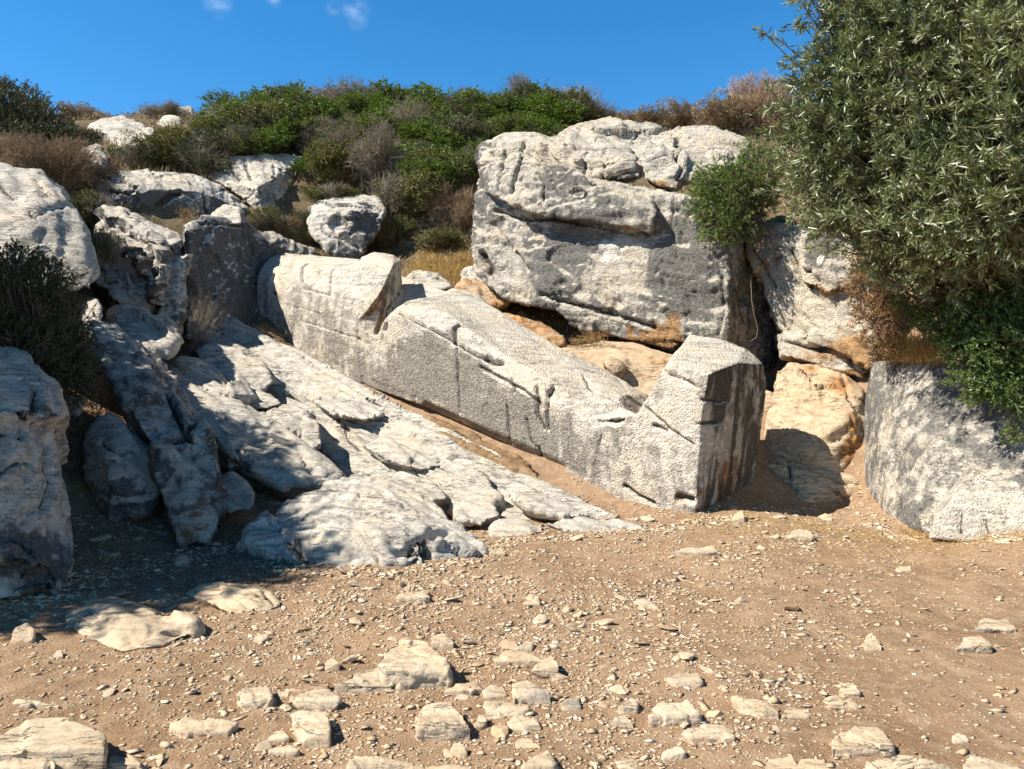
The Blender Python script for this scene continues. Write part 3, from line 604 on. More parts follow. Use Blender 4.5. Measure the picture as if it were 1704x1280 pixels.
rock('cap_boulder', 'broad rounded limestone capstone on top of the great block, fractured along its front', 'boulder',
     [H([(912, 240, 14.8), (940, 215, 15.2), (1000, 206, 15.4), (1070, 207, 15.3), (1118, 222, 14.9), (1100, 262, 14.2), (1060, 300, 13.8), (1010, 305, 14.0), (960, 290, 14.3), (925, 270, 14.5)], back=2.0),
      H([(950, 262, 14.15), (970, 258, 14.1), (1000, 262, 13.9), (1000, 302, 13.9), (960, 285, 14.2)], .8), H([(1000, 262, 13.85), (1060, 262, 13.7), (1070, 300, 13.7), (1005, 300, 13.85)], .8)],
     vox=.04, rnd=.09, big=.07, fac=.11, facs=.9, fine=.022, strata=.05, patina=.32, under=.3, top=-.3, stria=.01, seed=52, mat='cliff',
     cracks=[([(955, 240), (985, 244), (1030, 248), (1062, 256)], .07, .15), ([(972, 255), (974, 300)], .04, .08), ([(1006, 250), (1003, 300)], .04, .08), ([(1068, 215), (1050, 240), (1062, 262)], .05, .1), ([(990, 225), (1010, 230), (1008, 218)], .03, .04)],
     paint=[(1040, 285, .3, 1, .3), (960, 275, .15, 2, .7)])
rock('cap_boulder', 'smaller pale capstone on the great block beside the green bush', 'boulder',
     [H([(1068, 262, 14.0), (1075, 240, 14.2), (1110, 222, 14.5), (1130, 235, 14.2), (1142, 270, 13.6), (1130, 318, 13.3), (1095, 308, 13.5), (1072, 285, 13.8)], back=1.6),
      H([(1110, 225, 14.6), (1140, 214, 14.9), (1200, 216, 14.8), (1245, 238, 14.2), (1235, 270, 13.7), (1180, 300, 13.4), (1140, 300, 13.5)], back=2.2)],
     vox=.04, rnd=.10, big=.07, fac=.09, facs=.9, fine=.02, strata=.04, patina=.30, under=.3, top=-.3, stria=.01, seed=53, mat='cliff',
     cracks=[([(1128, 228), (1125, 260), (1140, 275), (1125, 300)], .07, .16), ([(1075, 270), (1110, 255), (1125, 262)], .03, .05)], paint=[(1110, 310, .3, 1, .7), (1090, 300, .3, 1, .4)])

# ------------------------------------------------------------------ rocks to the right of the feet
rock('overhang_rock', 'cream and grey overhanging rock with orange layered underside, right of the great block', 'rock',
     [H([(1240, 392, 13.6), (1270, 468, 13.0), (1298, 550, 12.7), (1330, 548, 12.4), (1400, 570, 11.7), (1447, 612, 11.2), (1465, 560, 11.2), (1450, 430, 11.5), (1425, 392, 12.0), (1340, 384, 12.6), (1280, 375, 13.2)], back=3.0),
      H([(1330, 395, 12.2), (1345, 383, 12.3), (1415, 388, 11.8), (1430, 420, 11.5), (1425, 470, 11.4), (1380, 490, 11.7), (1335, 470, 12.1)], back=1.0),
      H([(1293, 556, 12.5), (1330, 562, 12.3), (1400, 590, 11.8), (1445, 618, 11.5), (1440, 632, 11.6), (1360, 610, 12.0), (1300, 595, 12.4)], back=2.4)],
     vox=.032, rnd=.03, big=.03, fac=.10, facs=.9, fine=.016, strata=.03, gouge=.04, patina=.0, ochre=.05, under=.5, top=-.2, mat='cliff', seed=61,
     cracks=[([(1300, 560), (1340, 575), (1380, 585), (1440, 612)], .07, .2), ([(1310, 400), (1325, 440), (1335, 470)], .05, .1), ([(1335, 450), (1350, 452)], .05, .1), ([(1340, 475), (1362, 480)], .06, .12), ([(1250, 410), (1275, 450), (1290, 480)], .05, .1)],
     paint=[(1375, 420, .5, 0, .6), (1400, 450, .35, 0, .5), (1365, 405, .4, 0, .5), (1260, 430, .4, 0, .4), (1290, 480, .35, 0, .4), (1365, 437, .10, 2, 1.0), (1367, 428, .08, 2, 1.0), (1388, 430, .1, 2, .9), (1340, 430, .08, 2, .6),
            (1340, 520, .5, 2, .45), (1370, 500, .4, 1, .25), (1320, 440, .3, 1, .5), (1400, 580, .5, 1, .6), (1340, 590, .5, 1, .5), (1430, 600, .4, 1, .6), (1410, 530, .4, 1, .3)])
rock('ochre_boulder', 'orange stained white boulder wedged beside the statue feet, half in their shadow', 'boulder',
     [H([(1283, 640, 12.0), (1290, 615, 12.1), (1312, 601, 12.2), (1355, 604, 12.0), (1405, 622, 11.6), (1438, 650, 11.4), (1443, 695, 11.25), (1432, 745, 11.1), (1418, 800, 11.0), (1385, 790, 10.95), (1320, 770, 11.2), (1270, 765, 11.6), (1284, 700, 11.8), (1380, 720, 10.95), (1410, 700, 11.0)], back=1.6),
      H([(1258, 770, 11.5), (1290, 765, 11.3), (1360, 785, 10.95), (1420, 800, 10.8), (1424, 812, 10.8), (1400, 838, 10.65), (1320, 845, 10.6), (1255, 840, 10.8), (1235, 810, 11.3)], back=1.3)],
     vox=.028, rnd=.03, big=.04, fac=.10, facs=.9, fine=.013, strata=.02, patina=-.1, ochre=.22, white=.0, under=.5, mat='warm', seed=62,
     cracks=[([(1270, 765), (1310, 772), (1360, 785), (1415, 806)], .05, .12), ([(1312, 770), (1315, 800), (1310, 815)], .04, .08), ([(1400, 622), (1412, 660), (1430, 690)], .04, .05), ([(1300, 612), (1340, 620), (1366, 622)], .02, .03)],
     paint=[(1330, 660, .7, 1, -.45), (1370, 690, .6, 1, -.45), (1390, 730, .4, 1, -.4), (1330, 740, .6, 1, .1), (1418, 700, .3, 1, .6), (1415, 745, .35, 1, .9), (1400, 640, .4, 1, .5), (1345, 615, .4, 1, .35), (1320, 715, .35, 0, .5)])
rock('stone', 'tall narrow cream stone in the gap between the statue feet and the orange stained boulder', 'stone',
     [H([(1262, 660, 12.6), (1275, 648, 12.7), (1292, 655, 12.6), (1290, 770, 12.2), (1255, 775, 12.2), (1252, 720, 12.3)], back=.8)], vox=.035, rnd=.05, big=.02, fac=.03, fine=.01, patina=0, ochre=.25, mat='warm', seed=63)
# ------------------------------------------------------------------ right-hand grey wall of rock
rock('rock_wall', 'smooth grey quarried rock wall streaked with white at the right edge, under the bushes', 'rock',
     [H([(1446, 640, 11.35), (1453, 603, 11.1), (1500, 607, 10.4), (1560, 604, 9.75), (1640, 610, 9.2), (1704, 618, 8.9), (1950, 600, 7.7), (1950, 895, 7.5), (1704, 893, 8.45), (1600, 892, 8.42), (1545, 885, 8.6), (1480, 868, 9.4), (1432, 838, 10.7), (1416, 824, 11.35), (1430, 750, 11.35)], back=4.0, shrink=1.0),
      H([(1546, 896, 8.25), (1560, 840, 8.35), (1600, 800, 8.5), (1650, 770, 8.6), (1704, 745, 8.6), (1950, 740, 7.6), (1950, 905, 7.2), (1704, 902, 8.0), (1610, 903, 8.05)], back=1.5, shrink=1.0),
      H([(1470, 866, 9.6), (1475, 800, 9.8), (1520, 830, 8.9), (1549, 892, 8.45)], back=1.0)],
     vox=.034, rnd=.05, big=.018, fac=.02, facs=.7, fine=.004, strata=.008, pits=.0, gouge=.012, patina=.52, ochre=-.15, top=-.1, mat='cliff', seed=64,
     cracks=[([(1545, 893), (1558, 850), (1590, 812)], .05, .09), ([(1560, 760), (1575, 790)], .02, .03), ([(1640, 860), (1645, 890)], .02, .03), ([(1600, 850), (1600, 890)], .02, .03)],
     paint=[(1540, 720, .5, 2, .32), (1560, 780, .5, 2, .35), (1500, 740, .35, 2, .3), (1600, 760, .4, 2, .25), (1470, 790, .3, 1, .45), (1450, 810, .3, 1, .5), (1480, 840, .3, 1, .35), (1600, 850, .5, 0, -.4), (1640, 870, .6, 0, -.4), (1690, 850, .5, 0, -.35), (1650, 755, .3, 2, .4), (1640, 840, .4, 2, .3), (1690, 800, .4, 0, .2), (1440, 760, .25, 1, .3), (1600, 660, .25, 2, .35), (1480, 700, .2, 2, .2)])
# ------------------------------------------------------------------ boulders up the left side and hillside
BK = dict(vox=.032, rnd=.02, big=.025, fac=.10, facs=.9, fine=.013, strata=.015, stria=.012, patina=.58, top=-.70, gouge=.03)  # weathered grey, with sides darkened and tops paled to paint in shade
def boulder(label, hulls, name='boulder', cat='boulder', **kw):
    a = dict(BK); a.update(kw); return rock(name, label, cat, hulls, **a)
boulder('white fluted boulder with a dark grey right face, below the bushes left of centre',
        [H([(340, 287, 20.3), (368, 262, 20.8), (440, 257, 21), (505, 264, 21.4), (514, 300, 21.2), (505, 368, 20.8), (470, 374, 19.8), (440, 366, 18.7), (428, 310, 18.7), (400, 330, 18.9), (352, 298, 19.6)], back=2.0)],
        patina=.40, top=-.75, fac=.14, seed=101, cracks=[([(380, 262), (385, 285), (400, 300)], .07, .12), ([(405, 262), (410, 280), (420, 300)], .07, .1), ([(455, 275), (458, 300), (448, 330)], .06, .1), ([(360, 280), (385, 290)], .05, .06)])
boulder('squarish boulder with a flat white top and black streaked front, above the statue head',
        [H([(513, 345, 18.3), (530, 328, 18.6), (600, 322, 18.7), (632, 325, 18.5), (640, 352, 17.9), (612, 412, 17.4), (588, 430, 17.3), (545, 418, 17.2), (515, 385, 17.6), (585, 348, 17.35), (525, 352, 17.7)], back=1.6)],
        patina=.46, top=-.8, dark=-.05, fac=.10, seed=102, paint=[(545, 380, .4, 2, .5), (570, 400, .4, 2, .5), (610, 370, .4, 0, .5)])
boulder('long dark weathered boulder with a pale crest, behind the left rocks',
        [H([(158, 320, 17.4), (190, 292, 17.8), (240, 286, 18.4), (320, 290, 18.8), (370, 310, 18.9), (418, 350, 18.8), (400, 372, 18.6), (330, 375, 18.3), (250, 382, 17.6), (190, 355, 16.9), (205, 318, 16.9), (330, 318, 18.0)], back=2.0)],
        patina=.66, top=-1.1, dark=.15, seed=103, cracks=[([(180, 315), (215, 322), (228, 308)], .07, .12), ([(265, 345), (285, 325), (300, 320)], .12, .2), ([(340, 330), (345, 360)], .05, .1)], paint=[(270, 350, .4, 0, .3), (230, 330, .3, 2, .2)])  # front darkened by colour to deepen its shade
boulder('small pale stone resting on the ledge of the tall dark rock face', [H([(345, 362, 16.4), (358, 347, 16.6), (385, 341, 16.7), (402, 352, 16.4), (405, 372, 16.0), (370, 376, 15.9)], back=.8)], vox=.04, rnd=.04, fac=.05, patina=.2, top=-.5, seed=104)
boulder('tall dark rock face with pale rain streaks, left of the statue head',
        [H([(305, 388, 14.7), (310, 372, 15.0), (345, 360, 15.6), (405, 366, 16.5), (430, 382, 16.9), (452, 420, 17.2), (440, 530, 16.6), (420, 545, 16.2), (370, 535, 15.4), (312, 565, 14.2), (308, 470, 14.5)], back=2.4),
         H([(395, 378, 16.6), (450, 384, 17.4), (525, 412, 17.8), (540, 440, 17.6), (500, 470, 17.6), (440, 520, 16.9), (410, 440, 16.6)], back=1.4, down=.3)],
        patina=.75, top=-1.1, dark=.30, fac=.05, fine=.018, seed=105, name='outcrop', cat='rock', paint=[(375, 420, .25, 2, .5), (378, 460, .25, 2, .45), (365, 500, .25, 2, .3), (480, 410, .4, 2, .2)],  # face turned from the sun painted darker to deepen its shade
        cracks=[([(313, 390), (312, 450), (310, 540)], .07, .2), ([(330, 372), (400, 376)], .03, .05)])
boulder('craggy grey and white rock with broken ledges, left of the tall dark face',
        [H([(152, 372, 14.8), (175, 350, 15.1), (205, 352, 15.0), (240, 378, 14.8), (300, 392, 14.9), (311, 420, 14.4), (306, 560, 13.7), (290, 570, 13.3), (240, 520, 13.4), (190, 500, 13.3), (158, 470, 13.8)], back=2.0),
         H([(190, 400, 13.9), (215, 370, 14.3), (260, 395, 14.1), (280, 440, 13.6), (270, 510, 13.2), (225, 440, 13.5)], back=1.5)],
        patina=.58, top=-1.0, dark=-.05, fac=.15, facs=1.1, ochre=-.02, seed=106, name='outcrop', cat='rock', vox=.045,
        cracks=[([(250, 430), (262, 480), (258, 520)], .08, .2), ([(195, 420), (235, 425), (240, 450)], .1, .2), ([(200, 380), (240, 400), (300, 415)], .06, .1)], paint=[(205, 450, .4, 2, .4), (230, 490, .5, 2, .4), (200, 480, .3, 2, .3), (290, 500, .3, 1, .3)])
boulder('huge smooth pale boulder at the left edge, lit on top and blue in shade below',
        [H([(0, 272, 12.6), (60, 276, 12.7), (108, 312, 12.3), (132, 365, 11.9), (152, 410, 11.5), (166, 458, 11.1), (158, 478, 10.9), (95, 500, 10.5), (0, 440, 10.6), (-240, 440, 10.6), (-260, 300, 12.2), (-100, 262, 12.9), (40, 370, 11.0), (-100, 370, 10.9)], back=2.5)],
        patina=.02, top=-.3, white=.12, fac=.06, big=.1, rnd=.12, fine=.014, seed=107, vox=.055, cracks=[([(0, 310), (15, 322), (25, 330)], .07, .12), ([(60, 300), (85, 330)], .05, .08), ([(45, 345), (62, 362)], .04, .06), ([(20, 350), (60, 355), (110, 340)], .04, .05)],
        paint=[(118, 380, .25, 0, .6), (130, 410, .25, 0, .5), (60, 380, .2, 0, .25), (140, 460, .3, 1, .3)])
for i, (h, lab, kw) in enumerate([
    ([(147, 222, 27), (170, 198, 27.8), (205, 193, 28), (240, 205, 27.6), (256, 222, 27), (215, 245, 26), (180, 258, 25.6), (150, 240, 26.4)], 'pale domed outcrop high on the left skyline slope', dict(patina=.1)),
    ([(183, 268, 25.2), (200, 232, 26), (235, 222, 26.4), (262, 218, 26.4), (235, 240, 25.4), (205, 262, 24.8)], 'long white slab leaning below the domed outcrop', dict(patina=.05)),
    ([(262, 212, 28), (275, 196, 28.5), (300, 194, 28.5), (303, 210, 28), (280, 218, 27.6)], 'small white rock between the domed outcrop and the bushes', dict(patina=.05)),
    ([(292, 190, 31), (296, 179, 31.3), (318, 177, 31.3), (326, 186, 31), (318, 196, 30.6), (298, 197, 30.6)], 'little white block on the skyline beside the wind-bent junipers', dict(patina=-.05)),
    ([(140, 225, 28), (150, 208, 28.5), (168, 206, 28.5), (165, 228, 27.6)], 'small grey rock left of the domed outcrop', dict(patina=.2)),
    ([(125, 268, 19.5), (140, 246, 19.9), (165, 243, 20), (180, 262, 19.5), (180, 292, 18.6), (150, 302, 18.3), (130, 290, 18.8)], 'dark rounded boulder under the left shrubs', dict(patina=.55, top=-.6)),
    ([(150, 192, 32), (160, 186, 32.2), (176, 188, 32), (172, 196, 31.6)], 'tiny pale rock on the left skyline', dict(patina=.0))]):
    bx = np.mean([q[0] for q in h]); dY = hit(bx, max(q[1] for q in h) - 2, 14)[1] - min(q[2] for q in h) + .1; h = [(q[0], q[1], q[2] + dY) for q in h]
    boulder(lab, [H(h, back=1.8)], group='rocks on the upper hillside', seed=110 + i, vox=.07, rnd=.07, fac=.12, **kw)
boulder('sunlit cream ledge of broken rock above the shaded left slope',
        [H([(186, 520, 11.9), (205, 514, 12.1), (245, 528, 12.0), (294, 553, 11.7), (298, 572, 11.4), (285, 596, 11.2), (245, 588, 10.9), (200, 570, 11.2)], back=1.2),
         H([(140, 545, 10.9), (175, 545, 10.9), (230, 575, 10.7), (280, 615, 10.6), (300, 640, 10.5), (250, 620, 10.2), (190, 590, 10.2), (150, 570, 10.4)], back=1.4),
         H([(290, 600, 12.0), (330, 600, 12.2), (380, 640, 11.6), (420, 670, 11.2), (380, 668, 10.9), (320, 640, 11.2)], back=1.0)],
        patina=.0, top=-.2, white=.1, fac=.12, facs=1.2, rnd=.05, seed=120, vox=.04, name='rock_ledge', cat='rock', paint=[(200, 560, .3, 0, .3)])
boulder('small dark knob of rock at the top of the shaded left slope', [H([(128, 520, 10.7), (140, 497, 10.9), (160, 494, 10.9), (170, 515, 10.7), (165, 540, 10.4), (140, 545, 10.4)], back=.8)], vox=.04, patina=.5, top=-.8, fac=.05, seed=121)
boulder('long leaning dark rock rib with white lichen, in the shade left of centre',
        [H([(150, 540, 10.2), (190, 545, 10.2), (235, 590, 10.0), (290, 650, 9.5), (345, 705, 8.9), (362, 740, 8.6), (330, 790, 8.1), (260, 760, 8.2), (200, 660, 8.9), (150, 590, 9.7)], back=1.3),
         H([(262, 720, 8.4), (300, 690, 8.9), (335, 688, 8.9), (358, 715, 8.6), (370, 780, 8.2), (378, 850, 7.9), (352, 900, 7.6), (300, 915, 7.4), (278, 860, 7.7), (255, 780, 8.1)], back=1.2)],
        patina=.55, top=-.2, dark=.0, ochre=.0, fac=.10, facs=.9, seed=122, vox=.035, rnd=.035, name='rock_rib', cat='rock', paint=[(330, 760, .3, 1, .45), (345, 820, .35, 1, .4), (310, 790, .2, 2, .4), (310, 890, .4, 1, .5), (215, 680, .3, 2, .35), (250, 760, .3, 2, .3), (290, 710, .2, 2, .3), (320, 700, .2, 1, .3)],
        cracks=[([(275, 610), (285, 660), (300, 700)], .06, .15), ([(295, 735), (318, 705), (320, 690)], .06, .12), ([(300, 700), (320, 735)], .05, .1)])
boulder('smooth bluish shaded slab below the pale striated bedrock, left of centre',
        [H([(276, 602, 12.0), (330, 622, 11.7), (400, 660, 11.1), (460, 705, 10.6), (530, 755, 10.2), (575, 795, 9.8), (548, 808, 9.6), (480, 812, 9.45), (405, 775, 9.5), (370, 745, 9.7), (320, 680, 10.3), (280, 640, 11.0)], back=1.2, down=.4)],
        patina=.12, top=-.1, fac=.04, big=.02, strata=.02, stria=.03, gouge=.0, seed=123, vox=.04, rnd=.04, name='rock_slab', cat='rock', cracks=[([(395, 740), (405, 760), (408, 780)], .08, .15), ([(500, 760), (520, 790)], .04, .06)], paint=[(450, 790, .5, 1, .3), (400, 770, .3, 0, .4)])
boulder('egg shaped boulder with bluish crown in the dark hollow at left',
        [H([(148, 720, 8.7), (165, 700, 8.8), (190, 698, 8.8), (230, 735, 8.6), (256, 785, 8.35), (258, 820, 8.2), (250, 850, 8.05), (185, 872, 7.9), (158, 845, 8.1), (140, 780, 8.4), (190, 790, 7.95)], back=1.0)],
        patina=.32, fac=.09, vox=.03, rnd=.04, seed=124, paint=[(200, 740, .35, 2, .4), (230, 760, .3, 2, .35), (210, 820, .4, 0, .4), (195, 850, .3, 1, .25)], cracks=[([(170, 740), (195, 755), (225, 745)], .04, .08), ([(180, 765), (205, 770)], .03, .05)])
boulder('squat dark block under the egg shaped boulder', [H([(168, 878, 7.9), (250, 862, 8.1), (268, 862, 8.1), (285, 905, 7.7), (275, 930, 7.5), (190, 935, 7.5), (165, 910, 7.7)], back=.9)], patina=.5, fac=.05, vox=.035, seed=125)
boulder('big cream and dark mottled boulder in shade at the lower left edge',
        [H([(0, 585, 7.0), (35, 600, 6.9), (75, 645, 6.7), (94, 700, 6.5), (96, 790, 6.35), (100, 850, 6.2), (120, 940, 6.05), (100, 985, 5.85), (0, 1010, 5.55), (-260, 1030, 5.3), (-280, 540, 6.9), (0, 800, 5.75), (-200, 800, 5.5), (40, 700, 6.2)], back=1.8)],
        patina=.22, ochre=.1, top=0, fac=.12, facs=.9, fine=.018, vox=.032, rnd=.04, seed=126, paint=[(40, 760, .4, 2, .4), (30, 830, .4, 2, .3), (50, 920, .45, 0, .5), (80, 940, .3, 0, .4), (20, 780, .25, 1, .4), (60, 980, .5, 1, .3), (75, 700, .3, 0, .3), (20, 650, .3, 2, .3), (70, 620, .3, 2, .2)],
        cracks=[([(20, 680), (60, 690), (60, 640)], .05, .1), ([(0, 780), (40, 765), (50, 770)], .03, .05), ([(40, 700), (75, 740), (85, 800), (70, 850)], .03, .06), ([(0, 720), (35, 725), (40, 690)], .05, .08)])
boulder('small round bluish stone lodged in the dark hollow under the left bush', [H([(95, 672, 8.6), (108, 656, 8.7), (130, 655, 8.7), (142, 675, 8.6), (135, 695, 8.45), (105, 692, 8.45)], back=.5)], vox=.03, fac=.02, big=.03, patina=.3, seed=127)
boulder('low shaded boulder at the foot of the leaning rock rib', [H([(365, 795, 9.0), (385, 786, 9.1), (410, 800, 9.0), (428, 825, 8.7), (415, 850, 8.45), (380, 852, 8.3), (366, 840, 8.4)], back=.8)], vox=.03, patina=.3, fac=.06, seed=128, name='boulder')
boulder('dark stone tucked under the bluish shaded slab', [H([(370, 742, 10.0), (385, 736, 10.0), (402, 750, 9.9), (400, 780, 9.6), (375, 785, 9.6)], back=.5)], vox=.03, patina=.5, fac=.05, seed=129)
boulder('small upright white stone standing in the shaded hollow at left', [H([(154, 925, 7.0), (163, 912, 7.05), (176, 920, 7.0), (186, 940, 6.9), (182, 950, 6.85), (160, 942, 6.9)], back=.18)], name='stone', cat='stone', vox=.018, rnd=.02, big=.01, fac=.03, facs=2, fine=.005, patina=-.2, white=.2, seed=139)
boulder('rounded grey stone half sunk in the striated bedrock slab', [H([(438, 690, 11.2), (450, 675, 11.4), (490, 672, 11.4), (515, 682, 11.3), (520, 700, 11.1), (500, 725, 10.8), (465, 715, 10.8), (440, 705, 11.0)], back=.8)], vox=.03, patina=.3, top=-.2, fac=.05, seed=131)
boulder('flat weathered slab at the statue side edge of the shaded rocks, speckled grey',
        [H([(325, 585, 13.2), (345, 570, 13.4), (390, 580, 13.2), (440, 605, 12.8), (455, 635, 12.4), (430, 660, 12.0), (380, 635, 12.2), (340, 610, 12.6)], back=1.0)], name='rock_slab', cat='rock', vox=.035, patina=.38, top=-.2, fac=.07, seed=132)
boulder('broad pitted white and grey rock, half shaded, in front of the striated slab',
        [H([(405, 895, 7.4), (430, 868, 7.8), (480, 830, 8.3), (540, 798, 8.9), (590, 789, 9.2), (650, 798, 9.1), (700, 825, 8.7), (745, 855, 8.2), (790, 895, 7.7), (806, 918, 7.4), (785, 935, 7.15), (740, 940, 7.0), (690, 952, 6.8), (600, 955, 6.72), (520, 950, 6.8), (440, 925, 7.05), (650, 880, 7.15), (560, 880, 7.2), (560, 840, 7.9), (650, 850, 7.75)], back=1.0, down=.7, shrink=.9)],
        patina=.20, top=-.1, fac=.09, facs=1.1, big=.03, fine=.02, strata=.03, pits=.006, gouge=.015, stria=.02, vox=.028, rnd=.05, mat='lime', seed=133,
        cracks=[([(590, 842), (600, 830), (610, 818)], .03, .04), ([(690, 905), (720, 888), (745, 890)], .07, .14), ([(715, 900), (712, 930), (695, 945)], .06, .12), ([(665, 920), (700, 912)], .06, .12), ([(420, 880), (470, 860)], .05, .1), ([(430, 905), (480, 900), (510, 930)], .05, .08), ([(540, 885), (570, 880), (590, 895)], .03, .05)],
        paint=[(560, 880, .4, 0, .2), (480, 900, .4, 0, .25), (770, 920, .3, 1, .25), (600, 930, .3, 2, .2), (600, 830, .6, 0, .12)])
boulder('low buried cream rock with a broken right end, at the foot of the striated slab',
        [H([(812, 880, 8.7), (830, 864, 8.9), (880, 862, 8.9), (908, 872, 8.75), (905, 885, 8.55), (860, 893, 8.4), (815, 890, 8.45)], back=.5, down=.2)], vox=.025, rnd=.04, patina=.0, ochre=.1, fac=.04, big=.02, fine=.01, seed=134, cracks=[([(890, 868), (900, 880)], .04, .08)])
boulder('half buried smooth cream boulder at the edge of the left shade',
        [H([(100, 1030, 5.25), (120, 1008, 5.5), (180, 997, 5.7), (235, 1012, 5.55), (260, 1030, 5.3), (325, 1035, 5.15), (330, 1050, 5.0), (270, 1075, 4.8), (200, 1087, 4.68), (140, 1060, 4.9), (200, 1030, 4.98)], back=.3, down=.15)],
        vox=.016, rnd=.025, big=.015, fac=.035, facs=1.6, fine=.010, strata=.0, patina=-.15, ochre=.02, white=.1, seed=135, mat='stone', cracks=[([(150, 1040), (165, 1030), (185, 1025)], .02, .03), ([(280, 1050), (300, 1048)], .04, .05)])
boulder('half buried pale boulder on the shade line, right of the smooth cream one',
        [H([(305, 985, 5.95), (325, 970, 6.15), (370, 964, 6.25), (400, 975, 6.1), (440, 970, 6.1), (470, 985, 5.9), (472, 1005, 5.7), (440, 1020, 5.5), (380, 1022, 5.45), (350, 1005, 5.6), (400, 990, 5.65)], back=.3, down=.15)],
        vox=.016, rnd=.025, big=.015, fac=.035, facs=1.6, fine=.010, strata=.0, patina=-.1, ochre=.05, white=.1, seed=136, mat='stone', cracks=[([(440, 985), (462, 1010)], .03, .03)])

for i, (h, lab, kw) in enumerate([
    ([(520, 668, 11.9), (548, 655, 12.1), (600, 668, 12.0), (640, 690, 11.7), (610, 700, 11.4), (550, 690, 11.5)], 'thin broken plate of rock lying along the upper striated slab', {}),
    ([(600, 740, 10.9), (640, 728, 11.1), (700, 752, 10.8), (735, 775, 10.5), (700, 782, 10.3), (640, 765, 10.5)], 'long thin rock plate in the middle of the striated slab', {}),
    ([(640, 800, 10.0), (665, 785, 10.2), (720, 800, 10.0), (748, 828, 9.6), (715, 838, 9.4), (665, 822, 9.6)], 'tilted pale rock plate just above the broad pitted rock', {}),
    ([(752, 840, 9.3), (775, 826, 9.5), (820, 836, 9.3), (834, 856, 9.0), (800, 872, 8.85), (760, 866, 8.95)], 'white broken block with a black cleft at the right tip of the broad pitted rock', dict(white=.2)),
    ([(500, 706, 10.9), (512, 690, 11.1), (530, 700, 11.0), (536, 740, 10.5), (515, 750, 10.4), (502, 730, 10.6)], 'narrow upright rock splinter beside the rounded grey stone in the slab', dict(patina=.4)),
    ([(395, 655, 11.6), (420, 640, 11.9), (455, 655, 11.7), (470, 672, 11.4), (440, 680, 11.2), (405, 672, 11.3)], 'chunky cream rock piece above the rounded grey stone in the slab', {}),
    ([(850, 822, 9.6), (880, 812, 9.8), (950, 838, 9.5), (985, 858, 9.2), (940, 862, 9.05), (880, 846, 9.25)], 'long low rock plate at the lower end of the striated slab', {}),
    ([(905, 872, 8.75), (960, 862, 8.9), (1040, 866, 8.9), (1078, 878, 8.7), (1050, 892, 8.5), (960, 890, 8.5)], 'low cream ridge of rock running out into the dirt from the striated slab', dict(patina=-.1, ochre=.15))]):
    a = dict(vox=.024, rnd=.012, big=.01, fac=.035, facs=1.4, fine=.008, patina=.06, top=-.1, seed=150 + i, stria=.035, gouge=0.); a.update(kw)
    boulder(lab, [H(h, back=.5, down=.1)], name='rock_plate', cat='rock', group='broken plates on the striated slab', **a)
# ------------------------------------------------------------------ plants: generators (unit-free, metres, local to the base)
def leaf_quads(C, D, L, W, rng, fold=.25):
    """C (n,3) leaf bases, D (n,3) unit directions, L, W (n,) -> verts, tris"""
    n = len(C); r = rng.normal(size=(n, 3)); S = np.cross(D, r); S /= np.linalg.norm(S, axis=1)[:, None] + 1e-9
    U = np.cross(S, D); L = L[:, None]; W = W[:, None]
    V = np.stack([C, C + D * L * .45 + S * W * .5 + U * W * fold, C + D * L, C + D * L * .45 - S * W * .5 + U * W * fold], 1).reshape(-1, 3)
    b = np.arange(n)[:, None] * 4; F = np.concatenate([b + [0, 1, 2], b + [0, 2, 3]], 0)
    return V, F
def tubes(A, B, ra, rb, sides=4, rng=None):
    """straight tapered twigs from A to B"""
    n = len(A); D = B - A; D /= np.linalg.norm(D, axis=1)[:, None] + 1e-9
    h = np.where(np.abs(D[:, 2:3]) < .9, np.array([[0, 0, 1.]]), np.array([[1., 0, 0]])); S = np.cross(D, h); S /= np.linalg.norm(S, axis=1)[:, None]; U = np.cross(D, S)
    V = []
    for k in range(sides):
        a = 2 * math.pi * k / sides; o = S * math.cos(a) + U * math.sin(a); V.append(A + o * ra[:, None])
    for k in range(sides):
        a = 2 * math.pi * k / sides; o = S * math.cos(a) + U * math.sin(a); V.append(B + o * rb[:, None])
    V = np.stack(V, 1).reshape(-1, 3); b = np.arange(n)[:, None] * 2 * sides; F = []
    for k in range(sides):
        j = (k + 1) % sides; F += [b + [k, j, sides + j], b + [k, sides + j, sides + k]]
    return V, np.concatenate(F, 0)
def twig_tree(tips, root, rng, r0, levels=3, sag=.0, jitter=.12, spread=None):
    """branches: tips are gathered onto nodes nearer the root, level by level"""
    A, B, RA, RB = [], [], [], []
    cur = tips.copy(); rad = np.full(len(cur), r0 * .10)
    for l in range(levels):
        k = max(1, int(len(cur) / 5)); idx = rng.choice(len(cur), k, replace=False)
        t = .62 if l < levels - 1 else .4
        nodes = root + (cur[idx] - root) * t + rng.normal(size=(k, 3)) * jitter * (.7 ** l)
        d = np.linalg.norm(cur[:, None, :] - (root + (cur[idx] - root) * 1.0)[None], axis=2).argmin(1)
        mid = (cur + nodes[d]) / 2 + rng.normal(size=cur.shape) * jitter * .35
        nr = np.full(k, r0 * (.10 + .30 * (l + 1) / levels))
        A += [mid, nodes[d]]; B += [cur, mid]; RA += [(rad + nr[d]) / 2, nr[d]]; RB += [rad, (rad + nr[d]) / 2]
        cur = nodes; rad = nr
    A.append(np.repeat(root[None], len(cur), 0)); B.append(cur); RA.append(np.full(len(cur), r0)); RB.append(rad)
    return tuple(np.concatenate(x, 0) for x in (A, B, RA, RB))
